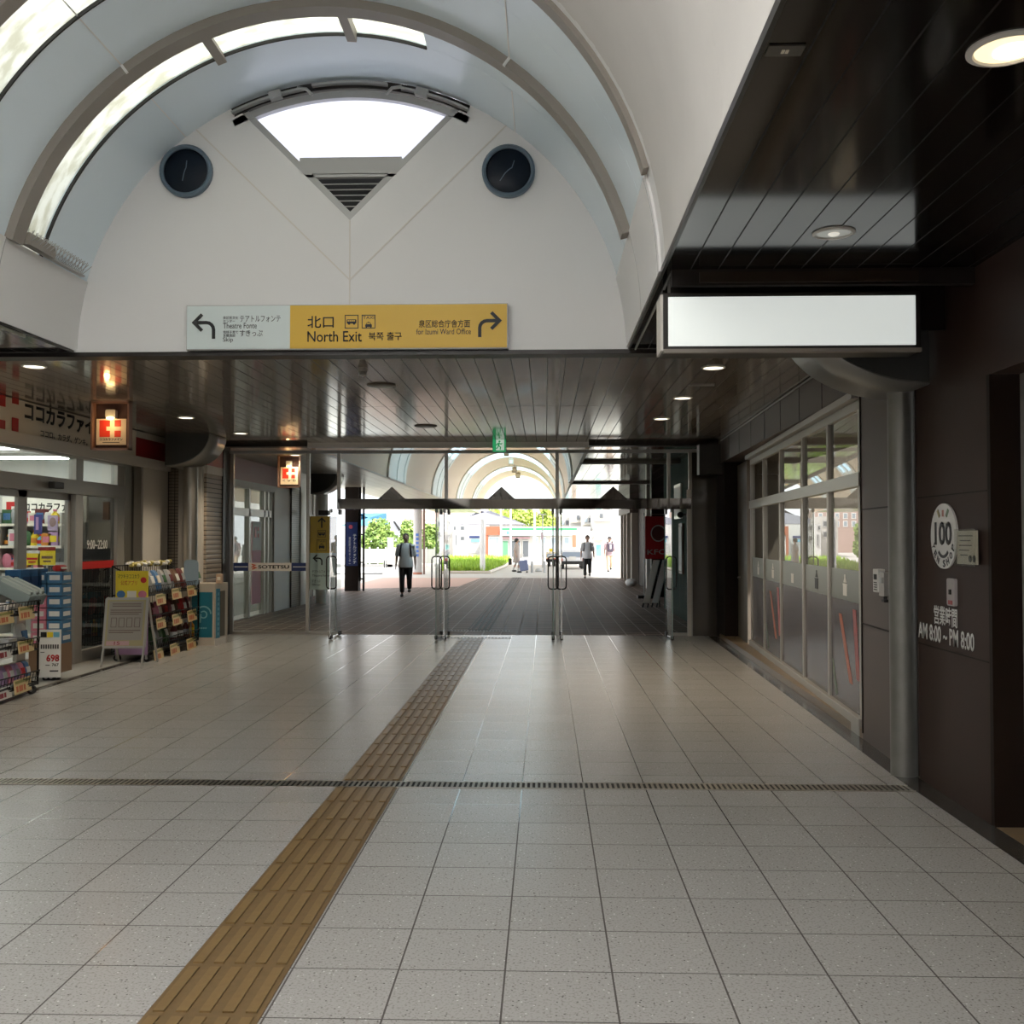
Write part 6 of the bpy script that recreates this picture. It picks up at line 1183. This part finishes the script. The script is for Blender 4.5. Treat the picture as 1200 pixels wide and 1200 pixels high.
# ------------------------------------------------------------------ people
skin1 = mat_('warm skin', (.50, .32, .24)); hairm = mat_('dark hair', (.02, .017, .015)); shoe = mat_('black shoe', (.015, .014, .013))
def loft(g, rings, n=14):
    R_ = []
    for c, rx, ry in rings: R_.append([g.bm.verts.new(Vector(c) + Vector((rx * math.cos(2 * PI * i / n), ry * math.sin(2 * PI * i / n), 0))) for i in range(n)])
    for A, B in zip(R_, R_[1:]):
        for i in range(n): g.face([A[i], A[(i + 1) % n], B[(i + 1) % n], B[i]])
    g.face(R_[0][::-1]); g.face(R_[-1])
def fuse(o, vox=.014, it=4):
    m = o.modifiers.new('fuse', 'REMESH'); m.mode = 'VOXEL'; m.voxel_size = vox; m.use_smooth_shade = True
    s = o.modifiers.new('soft', 'SMOOTH'); s.factor = .5; s.iterations = it
def person(label, loc, rz, h, shirt, trousers, hair, legs, arms, skirt=False, hat=None, sleeve=.5, bald=False, lean=0):
    """local frame: faces -Y, metres for a 1.72 m figure; legs/arms give joint positions"""
    t = thing('person', label, 'person', loc); t.rotation_euler = (0, 0, rz); t.scale = (h / 1.72,) * 3
    g = MB(); hz_ = .92
    loft(g, [((0, .01, .84), .13, .10), ((0, .01, .93), .155, .11), ((0, .0, 1.05), .135, .10), ((0, -.005, 1.2), .155, .112), ((0, 0, 1.34), .165, .108), ((0, .01, 1.43), .11, .08), ((0, .01, 1.47), .06, .06)])
    g.tube([(0, .01, 1.42), (0, 0, 1.56)], [.058, .052], 12); g.sph((0, -.01, 1.625), (.074, .092, .105), 16, 12); g.sph((0, -.035, 1.565), (.05, .055, .045), 12, 8); g.sph((0, -.105, 1.615), (.014, .022, .025), 8, 6)
    for s in (-1, 1): g.sph((s * .078, .0, 1.62), (.016, .026, .036), 8, 6)
    for (hip, kn, an) in legs: g.tube([hip, (Vector(hip) + Vector(kn)) / 2, kn, (Vector(kn) * .6 + Vector(an) * .4), an], [.088, .078, .056, .058, .036], 12); g.sph(Vector(an) + Vector((0, -.07, -.04)), (.042, .125, .04), 12, 8)
    fing = []
    for (sh, el, wr_) in arms:
        g.tube([sh, el, wr_], [.050, .040, .028], 10); d = (Vector(wr_) - Vector(el)).normalized(); q = d.orthogonal().normalized(); q = Vector((0, 1, 0)) - d * d.y; q.normalize(); e2 = d.cross(q)
        pm = Vector(wr_) + d * .05; g.obox(pm, d * .09, q * .075, e2 * .028)
        for k, (off, ln) in enumerate(((-.030, .055), (-.010, .068), (.010, .064), (.029, .05))): a = Vector(wr_) + d * .085 + q * off; b = a + d * ln * .6 + e2 * .005; g.tube([a, b, b + d * ln * .4 - q * .012], [.0095, .009, .007], 6)
        a = Vector(wr_) + d * .03 - q * .035; g.tube([a, a + d * .03 - q * .02, a + d * .06 - q * .022], [.011, .010, .008], 6)
    o = g.build('body', skin1, t, local=True); fuse(o, .012, 3)
    g = MB(); s0 = 1.0
    loft(g, [((0, .01, .80 if not skirt else .5), .212 if not skirt else .24, .158 if not skirt else .2), ((0, .005, .95), .205, .152), ((0, -.003, 1.06), .178, .136), ((0, -.005, 1.2), .175, .134), ((0, 0, 1.34), .185, .126), ((0, .01, 1.43), .135, .10), ((0, .01, 1.475), .078, .076)], 18)
    for (sh, el, wr_) in arms:
        a, b = Vector(sh), Vector(sh).lerp(Vector(el), .95) if sleeve <= .5 else Vector(el).lerp(Vector(wr_), .9)
        g.tube([Vector((sh[0] * .7, sh[1], sh[2])), a, a.lerp(b, .5), b] if sleeve <= .5 else [Vector((sh[0] * .7, sh[1], sh[2])), a, Vector(el), b], [.07, .074, .068, .066] if sleeve <= .5 else [.07, .07, .058, .044], 12)
    o = g.build('shirt', shirt, t, local=True); fuse(o, .016, 2)
    g = MB(); loft(g, [((0, .01, .80), .15, .118), ((0, .01, .93), .166, .122), ((0, .01, .99), .155, .115)], 16)
    for (hip, kn, an) in legs: a = Vector(kn).lerp(Vector(an), .88); g.tube([hip, Vector(hip).lerp(Vector(kn), .5), kn, a], [.108, .098, .078, .066], 12)
    if not skirt: o = g.build('trousers', trousers, t, local=True); fuse(o, .016, 2)
    else: o = MB(); [o.tube([Vector(hip).lerp(Vector(kn), .5), kn, an], [.07, .062, .045], 10) for (hip, kn, an) in legs]; o = o.build('trousers', trousers, t, local=True); fuse(o, .016, 2)
    for (hip, kn, an) in legs: s = MB(); s.sph(Vector(an) + Vector((0, -.065, -.035)), (.050, .138, .05), 12, 8); s.build('shoe', shoe, t, True, local=True)
    for s in (-1, 1): e = MB(); e.sph((s * .03, -.092, 1.635), (.013, .010, .008), 8, 6); e.build('eye', hairm, t, True, local=True)
    e = MB(); e.box(-.024, .024, -.094, -.086, 1.572, 1.579); e.build('mouth', mat_('lip', (.25, .10, .08)), t, local=True)
    g = MB(); n = 16
    if hat: g.lathe((0, -.01, 1.655), [(.15, 0), (.15, .012), (.092, .016), (.085, .075), (.06, .10), (.01, .105)], 20); g.build('hat', hat, t, True, local=True)
    g = MB(); bob = skirt
    for j in range(7):
        for i in range(n):
            pass
    zc = 1.64; rr = ((.088, .106, .108) if bald else (.096, .114, .122)) if not bob else (.115, .125, .125); rows = []
    for j in range(0, 9):
        th = PI * .5 * j / 8 * (1.28 if not bob else 1.5); row = []
        for i in range(n):
            a = 2 * PI * i / n; front = max(0, -math.sin(a)); t2 = th * (1 - .55 * front ** 1.5) if not bald else th * (1 - .62 * front) * .92
            row.append(g.bm.verts.new((rr[0] * math.sin(t2) * math.cos(a), .004 + rr[1] * math.sin(t2) * math.sin(a), zc + rr[2] * math.cos(t2))))
        rows.append(row)
    for A, B in zip(rows, rows[1:]):
        for i in range(n): g.face([A[i], A[(i + 1) % n], B[(i + 1) % n], B[i]])
    o = g.build('hair', hair, t, True, local=True); m = o.modifiers.new('thick', 'SOLIDIFY'); m.thickness = .012
    return t
def backpack(label, pers, col, strap=None, hang=0):
    t = thing('backpack', label, 'backpack', pers.location); t.rotation_euler = pers.rotation_euler.copy(); t.scale = pers.scale.copy()
    MB().obox((0, .20, 1.2), (.30, 0, 0), (0, .13, 0), (0, 0, .42)).build('bag', col, t, bevel=.05, local=True); MB().obox((0, .275, 1.12), (.22, 0, 0), (0, .05, 0), (0, 0, .2)).build('pocket', col, t, bevel=.02, local=True)
    for s in (-1, 1): MB().tube([(s * .10, .15, 1.40), (s * .115, .06, 1.465), (s * .125, -.09, 1.42), (s * .14, -.142, 1.28), (s * .155, -.10, 1.12), (s * .14, .14, 1.04)], .022, 6).build('strap', strap or col, t, True, local=True)
    return t
gz = lambda px, py: at(px, py, Z=0)
walkA = [((-.09, 0, .90), (-.10, -.06, .49), (-.10, -.06, .07)), ((.09, .02, .90), (.09, .0, .50), (.09, .22, .17))]
sway = [((-.20, .0, 1.39), (-.25, .03, 1.10), (-.265, -.06, .86)), ((.20, .0, 1.39), (.245, .05, 1.10), (.26, .0, .86))]
c = gz(475.5, 699); p1 = person('man in pale short sleeved shirt and black trousers walking in from outside', c, R(3), 1.72, mat_('pale grey shirt', (.78, .76, .72)), mat_('black cloth', (.012, .012, .014)), mat_('thin grey hair', (.12, .11, .10)), [((-.09, 0, .90), (-.10, -.05, .49), (-.10, -.03, .07)), ((.09, .02, .90), (.10, -.06, .51), (.09, .14, .19))], sway, bald=True)
backpack('black backpack worn by the man in the pale shirt', p1, mat_('pack black', (.014, .014, .016)))
c = gz(688.5, 677.5); p2 = person('dark haired man in white shirt and black trousers walking by the van', c, R(-3), 1.70, mat_('white shirt', (.82, .82, .84)), mat_('black cloth', (.012, .012, .014)), hairm, walkA, sway)
backpack('dark backpack worn by the man in the white shirt', p2, mat_('pack slate', (.04, .045, .06)))
c = gz(605.5, 671); p3 = person('woman in beige dress walking away with a suitcase', c, R(75), 1.58, mat_('beige dress', (.40, .33, .29)), mat_('white trousers', (.62, .6, .58)), hairm, [((-.08, 0, .90), (-.08, -.14, .5), (-.08, -.10, .07)), ((.08, 0, .9), (.08, .06, .5), (.08, .22, .12))], [((-.18, 0, 1.38), (-.21, .06, 1.12), (-.20, -.02, .9)), ((.18, 0, 1.38), (.22, .10, 1.12), (.22, .14, .88))], skirt=True)
c2 = c + Vector((.34, -.28, 0)); t = thing('suitcase', 'blue grey suitcase rolling beside the woman in the beige dress', 'suitcase', c2); MB().obox((c2.x, c2.y, .34), (.40, 0, .06), (0, .22, 0), (-.06, 0, .50)).build('shell', mat_('suitcase blue', (.17, .20, .33)), t, bevel=.05)
for s in (-.15, .15): MB().cyl((c2.x + s, c2.y - .1, .04), (c2.x + s, c2.y + .1, .04), .04, 10).build('wheel', M['rubber'], t)
MB().tube([(c2.x - .12, c2.y, .58), (c2.x - .17, c2.y, .86), (c2.x - .02, c2.y, .88), (c2.x + .04, c2.y, .60)], .012, 6).build('pull_handle', M['grey_frame'], t)
c4 = c + Vector((-.30, -.2, 0)); t = thing('hand_bag', 'small black bag hanging at the side of the woman in the beige dress', 'bag', (c4.x, c4.y, .5)); MB().obox((c4.x, c4.y, .52), (.16, 0, 0), (0, .1, 0), (0, 0, .30)).build('pouch', hairm, t, bevel=.03); MB().tube([(c4.x - .06, c4.y, .66), (c4.x, c4.y, .84), (c4.x + .06, c4.y, .66)], .012, 6).build('handle', hairm, t)
c = gz(714.5, 670); p4 = person('person in a brimmed hat, mauve top and beige trousers at the arcade end', c, R(8), 1.66, mat_('mauve top', (.42, .30, .33)), mat_('beige trousers', (.56, .42, .29)), hairm, walkA, sway, hat=mat_('dark hat', (.05, .045, .05)))
t = thing('shoulder_bag', 'dark bag with a white mark carried in front by the person in the hat', 'bag', c); t.rotation_euler = p4.rotation_euler.copy(); MB().obox((0, -.19, 1.16), (.30, 0, 0), (0, .10, 0), (0, 0, .40)).build('bag', mat_('bag aubergine', (.06, .045, .07)), t, bevel=.04, local=True); MB().obox((0, -.243, 1.2), (.07, 0, 0), (0, .006, 0), (0, 0, .2)).build('white_mark', M['paper'], t, local=True)
for s in (-1, 1): MB().tube([(s * .1, -.16, 1.32), (s * .11, -.05, 1.47), (s * .11, .12, 1.38), (s * .12, .14, 1.1)], .018, 6).build('strap', hairm, t, True, local=True)
